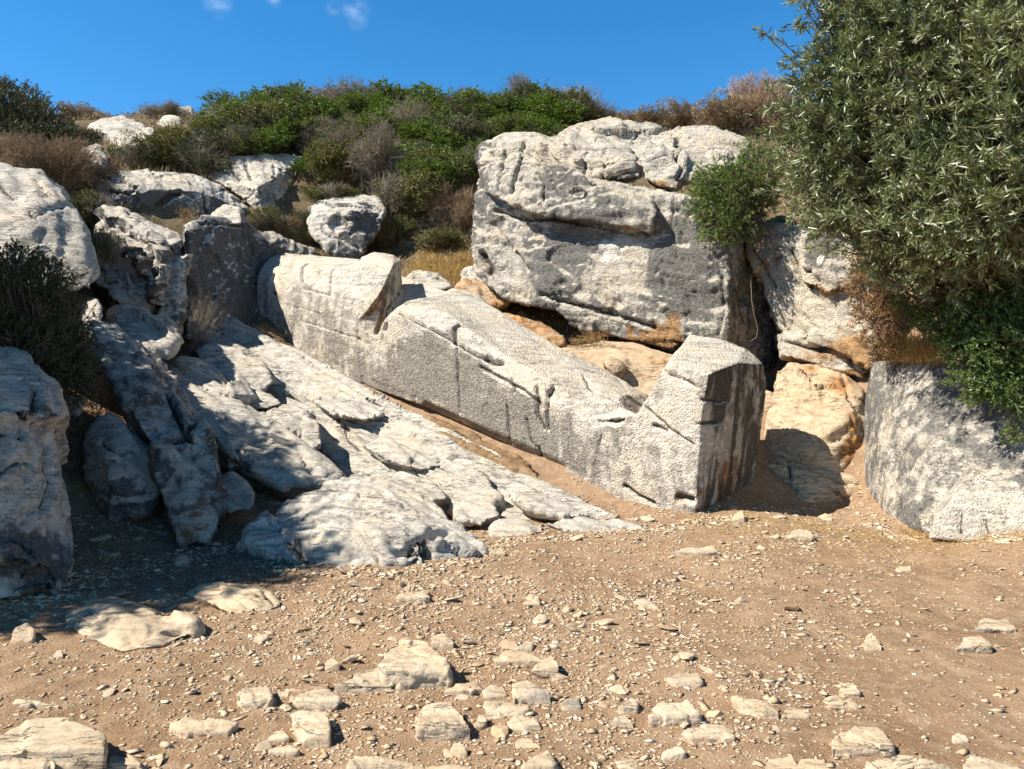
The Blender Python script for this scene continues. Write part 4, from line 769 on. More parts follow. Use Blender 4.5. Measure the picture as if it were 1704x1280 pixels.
def blob_points(blobs, n, rng, shell=.45, rough=.22, flat=1.0):
    """points near the outside of overlapping ellipsoids (cx,cy,cz,rx,ry,rz)"""
    blobs = np.array(blobs, float); vol = (blobs[:, 3] * blobs[:, 4] + blobs[:, 4] * blobs[:, 5] + blobs[:, 3] * blobs[:, 5]); k = rng.choice(len(blobs), n, p=vol / vol.sum())
    d = rng.normal(size=(n, 3)); d /= np.linalg.norm(d, axis=1)[:, None]
    r = (1 - shell * rng.random(n) ** 1.6) * (1 + rough * perlin(d * 2.2 + k[:, None] * 7.7, 5) + rough * .6 * perlin(d * 5 + k[:, None] * 3.1, 6))
    p = blobs[k, :3] + d * blobs[k, 3:] * r[:, None]
    return p, d
def make_foliage(clumps, cdirs, per, crad, L, W, rng, up=.35, out=.7, spread=.8, lvar=.3, flatclump=1.0):
    n = len(clumps) * per; ci = np.repeat(np.arange(len(clumps)), per)
    off = rng.normal(size=(n, 3)); off /= np.linalg.norm(off, axis=1)[:, None]; off *= (rng.random(n) ** .5)[:, None] * crad; off[:, 2] *= flatclump
    C = clumps[ci] + off
    D = cdirs[ci] * out + rng.normal(size=(n, 3)) * spread + np.array([0, 0, up]) + off / (crad + 1e-9) * .5
    D /= np.linalg.norm(D, axis=1)[:, None]
    Ls = L * (1 + lvar * rng.uniform(-1, 1, n)); Ws = W * (1 + lvar * rng.uniform(-1, 1, n))
    V, F = leaf_quads(C, D, Ls, Ws, rng)
    ct = np.clip(rng.random(len(clumps)) * .6 + .2 + .5 * perlin(clumps * 1.3, 9), 0, 1)
    col = np.zeros((n, 3)); col[:, 0] = np.clip(ct[ci] + rng.uniform(-.3, .3, n), 0, 1); col[:, 1] = rng.random(n); col[:, 2] = .5
    return V, F, np.repeat(col, 4, 0)
def make_sprays(clumps, cdirs, per, slen, L, W, rng, up=.3, wild=.55, ang=.65):
    """leaves set along short shoots"""
    n = len(clumps); s = cdirs + rng.normal(size=(n, 3)) * wild + np.array([0, 0, up]); s /= np.linalg.norm(s, axis=1)[:, None]
    ci = np.repeat(np.arange(n), per); u = rng.random(n * per); ln = (slen * rng.uniform(.6, 1.3, n))[ci]
    bend = np.array([0, 0, -.18]) * (u ** 2)[:, None] * ln[:, None]
    C = clumps[ci] + s[ci] * ((u - .5) * ln)[:, None] + bend
    D = s[ci] * (1 - .35 * rng.random((n * per, 1))) + rng.normal(size=(n * per, 3)) * ang; D /= np.linalg.norm(D, axis=1)[:, None]
    taper = 1.15 - .5 * u
    V, F = leaf_quads(C, D, L * taper * rng.uniform(.55, 1.35, n * per), W * rng.uniform(.7, 1.3, n * per), rng)
    ct = np.clip(.45 + .9 * perlin(clumps * 1.1, 9) + rng.normal(size=n) * .16, 0, 1)
    col = np.zeros((n * per, 3)); col[:, 0] = np.clip(ct[ci] + rng.uniform(-.25, .25, n * per) + .15 * (u - .5), 0, 1); col[:, 1] = rng.random(n * per)
    tw = (clumps - s * slen * .55, clumps + s * slen * .4, np.full(n, W * .16), np.full(n, W * .07))
    return V, F, np.repeat(col, 4, 0), tw
def twig_mesh(name, tw, mat, rng, sides=4):
    V, F = tubes(*tw, sides=sides); n = len(tw[0]); c = np.zeros((n, 3)); c[:, 0] = rng.random(n); c[:, 1] = rng.random(n)
    return mesh_arrays(name, V, F, M[mat], False, np.repeat(c, 2 * sides, 0))

# ------------------------------------------------------------------ shrub prototypes, one metre across, copied over the hillside
def dome_blobs(rng, flat=.62):
    b = [(0, 0, flat * .40, .36, .36, flat * .42)]
    for _ in range(9):
        a = rng.random() * 6.283; r = .16 + .26 * rng.random(); q = .12 + .12 * rng.random(); b.append((math.cos(a) * r, math.sin(a) * r, flat * (.25 + .5 * rng.random()), q, q, flat * (.18 + .16 * rng.random())))
    return b
PROTO = {}
def make_proto(key, style, seed):
    rng = np.random.default_rng(seed); fl, tw = None, None
    if style in ('mastic', 'dark', 'browngreen', 'bright'):
        mat = dict(mastic='mastic', dark='juniper', browngreen='browngreen', bright='mastic')[style]
        cl, cd = blob_points(dome_blobs(rng), 950, rng, .35, .3); ok = (cl[:, 2] > .02) & (fbm(cl * 5, 2, seed) > -.34); cl, cd = cl[ok], cd[ok]
        L, W = (.034, .016) if style != 'dark' else (.030, .009)
        V, F, c, tws = make_sprays(cl, cd, 18, .13, L, W, rng, up=.45)
        fl = mesh_arrays('foliage', V, F, M[mat], False, c)
        t = twig_tree(cl[::3], np.array([0, 0, -.05]), rng, .022, 3, jitter=.05); t = tuple(np.concatenate(z) for z in zip(t, (tws[0], tws[1] + (tws[1] - tws[0]) * .35 * (rng.random((len(cl), 1)) < .3), tws[2] * 1.2, tws[3]))); tw = twig_mesh('branches', t, 'bark' if style == 'mastic' else 'twig', rng, 3)
    elif style in ('twig', 'pink', 'brown'):
        cl, cd = blob_points(dome_blobs(rng), 1500, rng, .55, .25); ok = cl[:, 2] > .0; cl = cl[ok]
        t = twig_tree(cl, np.array([0, 0, -.05]), rng, .014, 4, jitter=.035)
        A, B, RA, RB = t; e = cl[rng.choice(len(cl), 5500)]; d = rng.normal(size=e.shape) + (e - [0, 0, .1]) * 3; d /= np.linalg.norm(d, axis=1)[:, None]
        A = np.concatenate([A, e]); B = np.concatenate([B, e + d * (.05 + .06 * rng.random((len(e), 1)))]); RA = np.concatenate([RA, np.full(len(e), .0016)]); RB = np.concatenate([RB, np.full(len(e), .0007)])
        tw = twig_mesh('branches', (A, B, RA * .9 + .0006, RB * .9 + .0004), {'twig': 'twig', 'pink': 'pinktwig', 'brown': 'browntwig'}[style], rng, 3)
        if style != 'pink':
            cl2 = cl[rng.random(len(cl)) < .22]; V, F, c = make_foliage(cl2, np.zeros_like(cl2), 9, .03, .018, .009, rng)
            fl = mesh_arrays('foliage', V, F, M['browngreen' if style == 'twig' else 'rust'], False, c)
    elif style == 'seed':       # rounded dry bush with small pale flower heads
        cl, cd = blob_points(dome_blobs(rng), 1500, rng, .25, .15); ok = cl[:, 2] > .0; cl, cd = cl[ok], cd[ok]
        V, F, c = make_foliage(cl, cd, 8, .03, .020, .014, rng, up=.8)
        fl = mesh_arrays('foliage', V, F, M['dryseed'], False, c)
        t = twig_tree(cl, np.array([0, 0, -.05]), rng, .012, 3, jitter=.03); tw = twig_mesh('branches', t, 'browntwig', rng, 3)
    PROTO.setdefault(key, []).append((fl, tw))
for i, st in enumerate(('mastic', 'mastic', 'mastic', 'dark', 'dark', 'browngreen', 'browngreen', 'twig', 'twig', 'pink', 'brown', 'brown', 'seed', 'seed')):
    make_proto(st, st, 400 + i)
_pi = {}
def shrub(style, px, py, wpx, hpx, label, Y=None, group='hillside shrubs', name='shrub', cat='shrub', sink=.0, deep=.8):
    """px,py = foot of the shrub in the photo's frame; stands on the hillside there"""
    p = hit(px, py) if Y is None else P(px, py, Y)
    sc = p[1] / FPX; k = _pi.get(style, 0); _pi[style] = k + 1; fl, tw = PROTO[style][k % len(PROTO[style])]
    r = np.random.default_rng(k * 31 + len(label))
    yy = p[1] + wpx * sc * .3; z = ground(p[0], yy)[0] if Y is None else p[2]
    t = empty(name, (p[0], yy, z - .06 - sink), label, cat, group)
    S = (wpx * sc * 1.42, wpx * sc * deep * 1.4, hpx * sc * 1.6)
    for nm, me in (('foliage', fl), ('branches', tw)):
        if me is None: continue
        o = link(nm, me, t); o.scale = S; o.rotation_euler = (0, 0, r.random() * 6.28)
    return t
SH_ = [
 # back rows on the skyline, left to right
 ('dark', 212, 190, 76, 30, 'flat-topped wind-bent dark juniper on the skyline above the domed outcrop'),
 ('twig', 262, 198, 60, 26, 'grey leafless shrub just right of the domed outcrop'),
 ('dark', 358, 172, 60, 24, 'low dark juniper on the skyline, left one of the close pair'),
 ('dark', 422, 172, 80, 26, 'low dark juniper on the skyline, right one of the close pair'),
 ('browngreen', 345, 188, 60, 20, 'olive brown scrub behind the little white skyline block'),
 ('twig', 300, 190, 60, 22, 'thin grey scrub left of the little white skyline block'),
 ('seed', 120, 200, 60, 26, 'dry tan tussock shrub on the skyline beside the large left juniper'),
 ('browngreen', 122, 238, 50, 24, 'yellow green scrub below the skyline beside the large left juniper'),
 ('mastic', 395, 215, 110, 50, 'green mastic bush under the close pair of junipers'),
 ('mastic', 480, 205, 120, 58, 'bright green mastic bush on the crest left of the grey twiggy domes'),
 ('brown', 545, 195, 50, 36, 'reddish brown dead bush where the green crest meets the grey twigs'),
 ('twig', 600, 210, 130, 64, 'big grey twiggy dome on the crest, left one'),
 ('mastic', 670, 205, 110, 58, 'green mastic bush on the crest behind the pale spray'),
 ('pink', 708, 180, 100, 46, 'pale pinkish spray of bare twigs standing on the crest'),
 ('mastic', 770, 220, 120, 66, 'green mastic bush on the crest right of the pale spray'),
 ('mastic', 850, 215, 110, 60, 'green mastic bush on the crest, second right of the pale spray'),
 ('dark', 905, 215, 90, 52, 'dark green bush on the crest left of the great block'),
 ('dark', 805, 178, 90, 26, 'low dark green bush breaking the skyline at the centre'),
 ('twig', 945, 220, 90, 44, 'grey twiggy bush behind the left end of the great block'),
 ('seed', 1000, 215, 90, 34, 'dry seed-headed bush on the skyline left of the capstone'),
 ('seed', 1075, 215, 90, 30, 'dry seed-headed bush on the skyline directly over the capstone'),
 ('seed', 1150, 222, 90, 44, 'tan seed-headed bush at the right end of the capstone skyline'),
 ('seed', 1220, 232, 110, 74, 'large tan dry bush over the right capstone'),
 ('brown', 1275, 240, 90, 92, 'brown dry bush between the tan dry bushes and the big leafy tree'),
 ('pink', 1270, 195, 80, 72, 'pinkish bare bush on the skyline touching the big leafy tree'),
 ('seed', 1310, 245, 80, 80, 'tan dry bush partly behind the big leafy tree'),
 # second row
 ('browngreen', 350, 262, 90, 50, 'brown tinged green bush left of the mid slope thicket'),
 ('mastic', 360, 245, 100, 50, 'green mastic bush in the middle of the left thicket'),
 ('mastic', 430, 255, 110, 58, 'green mastic bush above the white fluted boulder'),
 ('mastic', 500, 262, 110, 62, 'bright yellow green bush above the right corner of the fluted boulder'),
 ('twig', 580, 275, 110, 70, 'grey brown twiggy bush in the centre of the slope'),
 ('twig', 640, 265, 120, 70, 'large grey twiggy bush right of centre of the slope'),
 ('mastic', 720, 275, 110, 66, 'dark green mastic bush left of the great block, upper'),
 ('mastic', 790, 265, 110, 60, 'green mastic bush touching the skyline end of the great block'),
 ('browngreen', 860, 258, 100, 54, 'olive brown bush behind the shoulder of the great block'),
 ('twig', 905, 240, 80, 44, 'pale twiggy bush behind the shoulder of the great block'),
 # third row, nearest the boulders
 ('dark', 225, 288, 90, 50, 'dark low bush left of the thicket behind the long dark boulder'),
 ('browngreen', 290, 292, 110, 62, 'scorched brown green bush behind the long dark boulder'),
 ('dark', 350, 285, 90, 54, 'dark green bush just left of the white fluted boulder'),
 ('mastic', 205, 278, 50, 30, 'small bright green bush beside the dark rounded boulder'),
 ('browngreen', 560, 330, 100, 72, 'tangled olive brown bush right of the fluted boulder'),
 ('browngreen', 548, 330, 70, 32, 'little olive bush sitting on top of the squarish boulder'),
 ('twig', 630, 330, 120, 84, 'tangled grey bush over the squarish boulder'),
 ('mastic', 710, 330, 100, 70, 'dark green bush at the foot of the thicket, left of the great block'),
 ('mastic', 770, 320, 90, 76, 'green bush pressed against the left end of the great block'),
 ('browngreen', 680, 395, 110, 76, 'brown green bush over the dark bank between the squarish boulder and the great block'),
 ('brown', 760, 400, 90, 80, 'rust coloured dry bush against the lower left side of the great block'),
 ('brown', 470, 405, 50, 34, 'small dry brown bush between the fluted and the squarish boulders'),
 ('browngreen', 498, 412, 40, 30, 'little olive brown bush at the foot of the squarish boulder'),
 ('browngreen', 730, 425, 90, 36, 'scorched low bush on the bank above the yellow grass'),
 ('browngreen', 445, 400, 60, 44, 'olive brown bush at the right foot of the long dark boulder'),
 ('dark', 510, 400, 60, 60, 'dark bush in the gap between the fluted and the squarish boulders'),
 ('twig', 420, 395, 50, 34, 'small grey twiggy bush behind the low rock at the statue head'),
 ('browngreen', 650, 430, 70, 60, 'dark olive bush over the hollow bank right of the squarish boulder'),
 ('dark', 330, 300, 90, 50, 'dark low bush between the long dark boulder and the fluted one'),
 # left side
 ('brown', 40, 300, 150, 84, 'wide dry purplish brown bush above the smooth pale boulder at left'),
 ('brown', 118, 315, 90, 78, 'dry brown bush between the large left juniper and the long dark boulder'),
 ('brown', -40, 280, 130, 84, 'dry brown bush at the left frame edge under the large juniper'),
 ('browngreen', 145, 362, 60, 50, 'little dark olive bush over the craggy left wall'),
 ('dark', 172, 430, 46, 70, 'dark bush squeezed between the smooth pale boulder and the craggy wall'),
]
rg = np.random.default_rng(12)
for k in range(90):
    px = rg.uniform(175, 985); py = rg.uniform(205, 345)
    if px < 345 and py < 268: continue
    if py > 262 and (130 < px < 420): continue
    if py > 285 and (330 < px < 545): continue
    if px > 800 and py > 270: continue
    stl = rg.choice(['mastic', 'mastic', 'mastic', 'browngreen', 'dark', 'twig'], p=[.30, .27, .23, .08, .05, .07])
    kd = {'mastic': 'green mastic shrub', 'browngreen': 'brownish green shrub', 'dark': 'dark needle-leaved shrub', 'twig': 'leafless grey shrub'}[stl]
    bd = 'along the crest' if py < 235 else 'halfway up the slope' if py < 285 else 'low on the slope'
    lm = ('above the long dark boulder' if px < 300 else 'left of the fluted boulder top' if px < 430 else 'straight above the fluted boulder' if px < 560 else 'above the squarish boulder' if px < 680 else 'left of the great block' if px < 800 else 'behind the great block shoulder')
    desc = kd + ' in the thicket ' + bd + ', ' + lm
    SH_.append((stl, px, py, rg.uniform(70, 120), rg.uniform(36, 64), desc))
for st, px, py, w, h, lab in SH_:
    Yv = {'little olive bush sitting on top of the squarish boulder': 18.6, 'wide dry purplish brown bush above the smooth pale boulder at left': 15.5, 'dry brown bush between the large left juniper and the long dark boulder': 17.0,
          'dry brown bush at the left frame edge under the large juniper': 15.5, 'little dark olive bush over the craggy left wall': 15.3, 'dark bush squeezed between the smooth pale boulder and the craggy wall': 13.2}.get(lab)
    shrub(st, px, py, w, h, lab, Yv, group='thicket: ' + lab if 'in the thicket' in lab else 'hillside shrubs')

# low dry growth between the shrubs: nobody could count it
rng = np.random.default_rng(55)
pts = []
while len(pts) < 2600:
    px = rng.uniform(-60, 1340); py = rng.uniform(185, 440)
    p = hit(px, py, 13) if rng.random() < .0 else None
    x = rng.uniform(-16, 10); y = rng.uniform(15, 34); pts.append((x, y))
pts = np.array(pts); pz = ground(pts[:, 0], pts[:, 1]); base = np.column_stack([pts, pz])
V, F, c = make_foliage(base + [0, 0, .05], np.tile([0, 0, 1.], (len(base), 1)), 26, .28, .13, .022, rng, up=.5, spread=.5, flatclump=.35)
sel = make_foliage(base, np.tile([0, 0, 1.], (len(base), 1)), 1, .1, .1, .1, rng)
gc = link('ground_cover', mesh_arrays('ground_cover', V, F, M['dryseed'], False, c)); tag(gc, 'dry straw coloured undergrowth between the hillside shrubs', 'undergrowth', kind='stuff')

# ------------------------------------------------------------------ large leafy bushes and trees with their own shapes
def big_plant(name, label, cat, root, blobs, nclump, per, crad, L, W, mat, seed, r0=.05, shell=.4, rough=.22, up=.2, out=.7, spread=.7, levels=3, barkmat='bark', crown='crown', stem='trunk', jitter=.12, flatclump=1.0, group=None, keep=None):
    rng = np.random.default_rng(seed); root = np.array(root, float)
    cl, cd = blob_points(blobs, nclump, rng, shell, rough)
    if keep is not None: k = keep(cl); cl, cd = cl[k], cd[k]
    V, F, c, tws = make_sprays(cl, cd, per, crad * 2.0, L, W, rng, up=up)
    t = empty(name, root, label, cat, group)
    link(crown, mesh_arrays(crown, V - root, F, M[mat], False, c), t)
    tw = twig_tree(cl[::2] - root, np.zeros(3), rng, r0, levels, jitter=jitter)
    tw = tuple(np.concatenate(z) for z in zip(tw, (tws[0] - root, tws[1] - root, tws[2], tws[3])))
    link(stem, twig_mesh(stem, tw, barkmat, rng, 5), t)
    return t
def B3(px, py, Y, rpx, rz=None, ry=None):
    p = P(px, py, Y); s = Y / FPX; return (p[0], p[1], p[2], rpx * s, (ry or rpx) * s, (rz or rpx) * s)
# the grey-green long-leaved tree that fills the upper right
tree_blobs = [B3(1460, 60, 8.6, 120, 130), B3(1400, 150, 8.6, 100, 110), B3(1380, 260, 8.6, 80, 90), B3(1450, 330, 8.4, 95, 70), B3(1500, 180, 8.2, 120, 120), B3(1560, 60, 8.0, 130, 120),
              B3(1620, 200, 7.6, 120, 120), B3(1580, 330, 7.6, 110, 90), B3(1680, 330, 7.2, 100, 100), B3(1690, 80, 7.4, 120, 130), B3(1600, 430, 8.0, 90, 60), B3(1500, 420, 8.6, 60, 60), B3(1780, 200, 7.2, 160, 200), B3(1440, -60, 8.6, 100, 100), B3(1600, -90, 8.2, 150, 120), B3(1760, -80, 8, 160, 120),
              B3(1600, 250, 9.6, 200, 190), B3(1368, 190, 9.2, 50, 66), B3(1356, 300, 9.3, 46, 52), B3(1400, 368, 9.4, 56, 30), B3(1690, 440, 8.2, 80, 60)]
big_plant('leafy_tree', 'big grey green long-leaved tree filling the upper right corner above the rock wall', 'tree', (7.0, 9.9, ground(7.0, 9.9)[0] - .1), tree_blobs, 6200, 26, .13, .112, .018, 'olive', 901, r0=.055, shell=.55, rough=.75, up=.3, out=.8, spread=.6, levels=4, jitter=.1)
big_plant('mastic_bush', 'glossy bright green bush hanging over the top of the grey rock wall at right', 'bush', P(1680, 590, 9.3),
          [B3(1640, 520, 8.3, 60, 50), B3(1690, 560, 8.0, 70, 60), B3(1620, 580, 8.4, 50, 40), B3(1660, 630, 8.1, 50, 35), B3(1760, 560, 7.8, 90, 100), B3(1700, 650, 7.9, 40, 36), B3(1590, 545, 8.6, 40, 40)], 1900, 20, .075, .048, .017, 'brightleaf', 902, rough=.45, r0=.03, crown='foliage', stem='branches', up=.4, jitter=.07)
big_plant('hanging_sprig', 'leafy sprig dangling down the face of the grey rock wall, rightmost', 'sprig', P(1695, 640, 8.05), [B3(1690, 690, 8.02, 14, 28), B3(1680, 725, 8.0, 18, 14), B3(1698, 665, 8.0, 18, 20)], 110, 10, .035, .035, .012, 'mastic', 903, r0=.01, levels=2, crown='foliage', stem='branches', jitter=.02)
big_plant('hanging_sprig', 'leafy sprig hanging under the bright green bush, left one', 'sprig', P(1630, 600, 8.35), [B3(1615, 660, 8.28, 22, 16), B3(1600, 630, 8.3, 26, 14), B3(1640, 655, 8.26, 30, 14)], 150, 10, .04, .04, .013, 'mastic', 904, r0=.01, levels=2, crown='foliage', stem='branches', jitter=.02)
big_plant('green_bush', 'green bush draped over the right shoulder of the great block', 'bush', P(1262, 360, 13.0),
          [B3(1210, 320, 12.8, 60, 50), B3(1260, 290, 12.9, 55, 50), B3(1262, 335, 13.0, 34, 34), B3(1200, 370, 12.5, 50, 34), B3(1170, 340, 12.8, 30, 34), B3(1180, 295, 13.2, 30, 24), B3(1225, 385, 12.6, 34, 20)], 1650, 18, .085, .045, .016, 'mastic', 905, r0=.035, crown='foliage', stem='branches', up=.3, rough=.6, jitter=.07)
big_plant('dry_bush', 'scorched reddish bush with bare twigs beside the overhanging rock, under the big tree', 'bush', P(1475, 560, 10.8),
          [B3(1445, 470, 10.6, 38, 46), B3(1460, 530, 10.4, 40, 40), B3(1440, 430, 10.8, 30, 34), B3(1480, 500, 10.4, 36, 46), B3(1470, 575, 10.3, 36, 24)], 900, 14, .07, .035, .014, 'rust', 906, r0=.02, barkmat='browntwig', crown='foliage', stem='branches', rough=.4, jitter=.06)
big_plant('green_bush', 'small yellow green bush right of the scorched bush, over the wall top', 'bush', P(1540, 570, 9.9),
          [B3(1525, 500, 9.8, 36, 30), B3(1560, 530, 9.5, 36, 34), B3(1590, 490, 9.4, 40, 40)], 600, 14, .065, .04, .015, 'mastic', 907, r0=.02, crown='foliage', stem='branches', jitter=.05)
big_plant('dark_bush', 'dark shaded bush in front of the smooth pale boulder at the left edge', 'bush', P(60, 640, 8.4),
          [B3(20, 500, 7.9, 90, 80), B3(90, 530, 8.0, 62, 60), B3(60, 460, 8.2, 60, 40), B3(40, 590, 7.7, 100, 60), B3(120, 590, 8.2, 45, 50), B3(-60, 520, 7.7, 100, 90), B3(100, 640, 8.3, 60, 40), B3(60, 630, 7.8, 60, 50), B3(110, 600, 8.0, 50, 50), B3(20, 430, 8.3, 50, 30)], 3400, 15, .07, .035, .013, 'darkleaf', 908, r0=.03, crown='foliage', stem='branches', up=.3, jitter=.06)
big_plant('dead_brush', 'brown dead brush in the dark hollow under the left bush', 'brush', P(165, 730, 9.2), [B3(165, 680, 9.2, 40, 44), B3(120, 740, 8.9, 40, 50), B3(200, 650, 9.6, 30, 30), B3(120, 820, 8.5, 26, 50)], 420, 12, .07, .04, .012, 'rust', 909, r0=.012, barkmat='browntwig', crown='foliage', stem='branches', jitter=.05, levels=2)
big_plant('juniper_tree', 'large dark juniper on the skyline at the left edge', 'tree', P(30, 262, 17.6),
          [B3(20, 190, 17.6, 70, 62), B3(70, 215, 17.4, 50, 50), B3(-50, 190, 17.4, 90, 70), B3(95, 240, 17.2, 34, 40), B3(40, 240, 17.0, 60, 36)], 2600, 15, .13, .075, .020, 'juniper', 910, r0=.09, up=.7, jitter=.1)
# trees that stand just outside the frame on the left and throw the shade across the lower left
for rt, bl, lab, sd in (((-8.3, 4.9), [(-8.0, 4.9, 4.7, 1.2, 1.5, 1.7), (-7.9, 5.6, 5.2, 1.0, 1.2, 1.2), (-8.4, 4.6, 3.4, 1.3, 1.6, 1.0)], 'olive tree standing outside the frame on the left, nearer one', 911),
                        ((-8.5, 7.7), [(-8.1, 7.2, 4.6, 1.1, 1.4, 1.7), (-8.2, 8.3, 4.8, 1.0, 1.1, 1.4), (-8.0, 7.0, 5.5, .9, 1.2, 1.0), (-8.4, 7.6, 3.3, 1.2, 1.6, 1.0)], 'olive tree standing outside the frame on the left, farther one', 912)):
    big_plant('olive_tree', lab, 'tree', (rt[0], rt[1], ground(*rt)[0] - .1), bl, 2600, 14, .2, .12, .045, 'olive', sd, r0=.15, up=.3, jitter=.15, levels=3, rough=.35)
# bare twiggy plants on the rocks
def bare_plant(name, label, root, tips_blobs, n, mat, seed, r0=.008, cat='bush', leaf=None):
    rng = np.random.default_rng(seed); root = np.array(root, float); cl, cd = blob_points(tips_blobs, n, rng, .7, .3)
    t = empty(name, root, label, cat); tw = twig_tree(cl - root, np.zeros(3), rng, r0, 3, jitter=.03)
    link('branches', twig_mesh('branches', tw, mat, rng, 3), t)
    if leaf: V, F, c = make_foliage(cl, cd, 5, .03, .025, .010, rng); link('foliage', mesh_arrays('foliage', V - root, F, M[leaf], False, c), t)
bare_plant('bare_bush', 'bare grey twiggy bush at the foot of the tall dark rock face', P(318, 585, 13.6), [B3(345, 520, 13.4, 40, 44), B3(325, 550, 13.4, 30, 30)], 260, 'twig', 921, .012)
bare_plant('dry_sprig', 'little dry pinkish plant in the cleft left of the capstone', P(905, 288, 14.5), [B3(902, 262, 14.5, 14, 24), B3(912, 280, 14.4, 16, 12)], 120, 'browntwig', 922, leaf='rust')
bare_plant('dry_sprig', 'little dry plant on top of the tall dark rock face', P(312, 372, 15.7), [B3(308, 358, 15.7, 16, 12)], 80, 'browntwig', 923, leaf='rust')
bare_plant('dry_sprig', 'dry brush at the foot of the great block, behind the statue', P(985, 570, 13.4), [B3(985, 562, 13.4, 26, 10), B3(960, 568, 13.4, 14, 8)], 200, 'straw', 924, leaf='rust')
bare_plant('dry_sprig', 'dry weeds in the narrow gap left of the grey rock wall', P(1425, 790, 11.2), [B3(1427, 765, 11.15, 10, 34)], 130, 'straw', 925, leaf='straw')
# hanging root on the shaded flank of the great block
rp = [P(*q) for q in ((1249, 458, 12.6), (1250, 480, 12.55), (1251, 500, 12.5), (1254, 520, 12.5), (1258, 535, 12.5), (1261, 550, 12.5), (1258, 562, 12.5), (1249, 568, 12.55))]
rng = np.random.default_rng(3); A = np.array(rp[:-1]); Bq = np.array(rp[1:])
t = mesh_arrays('hanging_root', *tubes(A, Bq, np.full(7, .0035), np.full(7, .003), 4), M['browntwig'], False, np.full((7 * 8, 3), .9))
tag(link('hanging_root', t), 'thin pale root hanging down the dark flank of the great block', 'root')

# ------------------------------------------------------------------ dry grass
def grass(name, label, n, sampler, hgt, wid, seed, mat='straw', lie=.3, kind='stuff', cat='grass', bend=None):
    rng = np.random.default_rng(seed); b = sampler(rng, n); n = len(b)
    D = rng.normal(size=(n, 3)) * .55; D[:, 2] = np.abs(D[:, 2]) * (1 - lie) + (1 - lie) * .7 + .04
    if bend is not None: D += np.array(bend)
    D /= np.linalg.norm(D, axis=1)[:, None]; V, F = leaf_quads(b, D, hgt * rng.uniform(.5, 1.4, n), np.full(n, wid), rng)
    c = np.zeros((n, 3)); c[:, 0] = rng.random(n); c[:, 1] = rng.random(n)
    return tag(link(name, mesh_arrays(name, V, F, M[mat], False, np.repeat(c, 4, 0))), label, cat, kind=kind)
def on_ground(xy): return np.column_stack([xy, ground(xy[:, 0], xy[:, 1]) + .003])
def s_wallfoot(rng, n):
    t = rng.random(n); x = 1.9 + 5.6 * rng.random(n); y = 9.9 - .52 * (x - 1.9) - rng.gamma(1.6, .55, n) + .35
    k = fbm(np.stack([x, y, x * 0], 1) * 1.3, 3, 91) > -.15 - .35 * (x > 4.3); return on_ground(np.stack([x, y], 1)[k])
grass('dry_grass', 'flattened straw and yellow dry grass along the foot of the grey rock wall', 20000, s_wallfoot, .045, .0035, 31, lie=.93)
def s_wallfoot2(rng, n):
    x = np.concatenate([rng.uniform(4.45, 7.0, n)]); y = np.interp(x, [4.45, 4.65, 5.4, 7], [8.9, 8.3, 8.05, 7.2]) - rng.gamma(1.2, .09, n) + .05; return on_ground(np.stack([x, y], 1))
grass('grass_tufts', 'upright dry grass tufts against the base of the grey rock wall', 5000, s_wallfoot2, .10, .004, 32, lie=.45)
def s_yellow(rng, n):
    out = [hit(rng.uniform(690, 795), rng.uniform(432, 474), 14) for _ in range(90)]; out = np.array(out); k = rng.integers(0, 90, n); p = out[k, :2] + rng.normal(size=(n, 2)) * .16; return on_ground(p)
grass('yellow_grass', 'patch of yellow dry grass between the statue chin and the great block', 6000, s_yellow, .20, .010, 33, lie=.25)
def s_tuft(rng, n):
    k = rng.random(n); px = 1475 + 95 * k; Y = np.interp(px, [1475, 1560], [10.7, 9.75]); p = np.stack([(px - CX) / FPX * Y, Y - .03, CAMZ + (CY - (592 + rng.normal(size=n) * 8)) / FPX * Y], 1); return p + rng.normal(size=(n, 3)) * [.05, .10, .04]
grass('straw_tuft', 'thick tuft of straw drooping over the top left of the grey rock wall', 3800, s_tuft, .26, .006, 34, lie=.2, kind='', bend=(-.35, -.9, -.25))
def s_shade(rng, n):
    x = rng.uniform(-4.3, -1.6, n); y = 6.0 + rng.random(n) * 2.6; return on_ground(np.stack([x, y], 1))
grass('leaf_litter', 'dark dry litter on the shaded ground under the left boulders', 11000, s_shade, .045, .007, 35, mat='bark', lie=.92)
def s_hollow(rng, n):
    out = [hit(rng.uniform(560, 660), rng.uniform(850, 960), 6) for _ in range(30)]
    x = rng.uniform(-.2, 1.9, n); y = rng.uniform(9.0, 9.7, n); return on_ground(np.stack([x, y], 1))
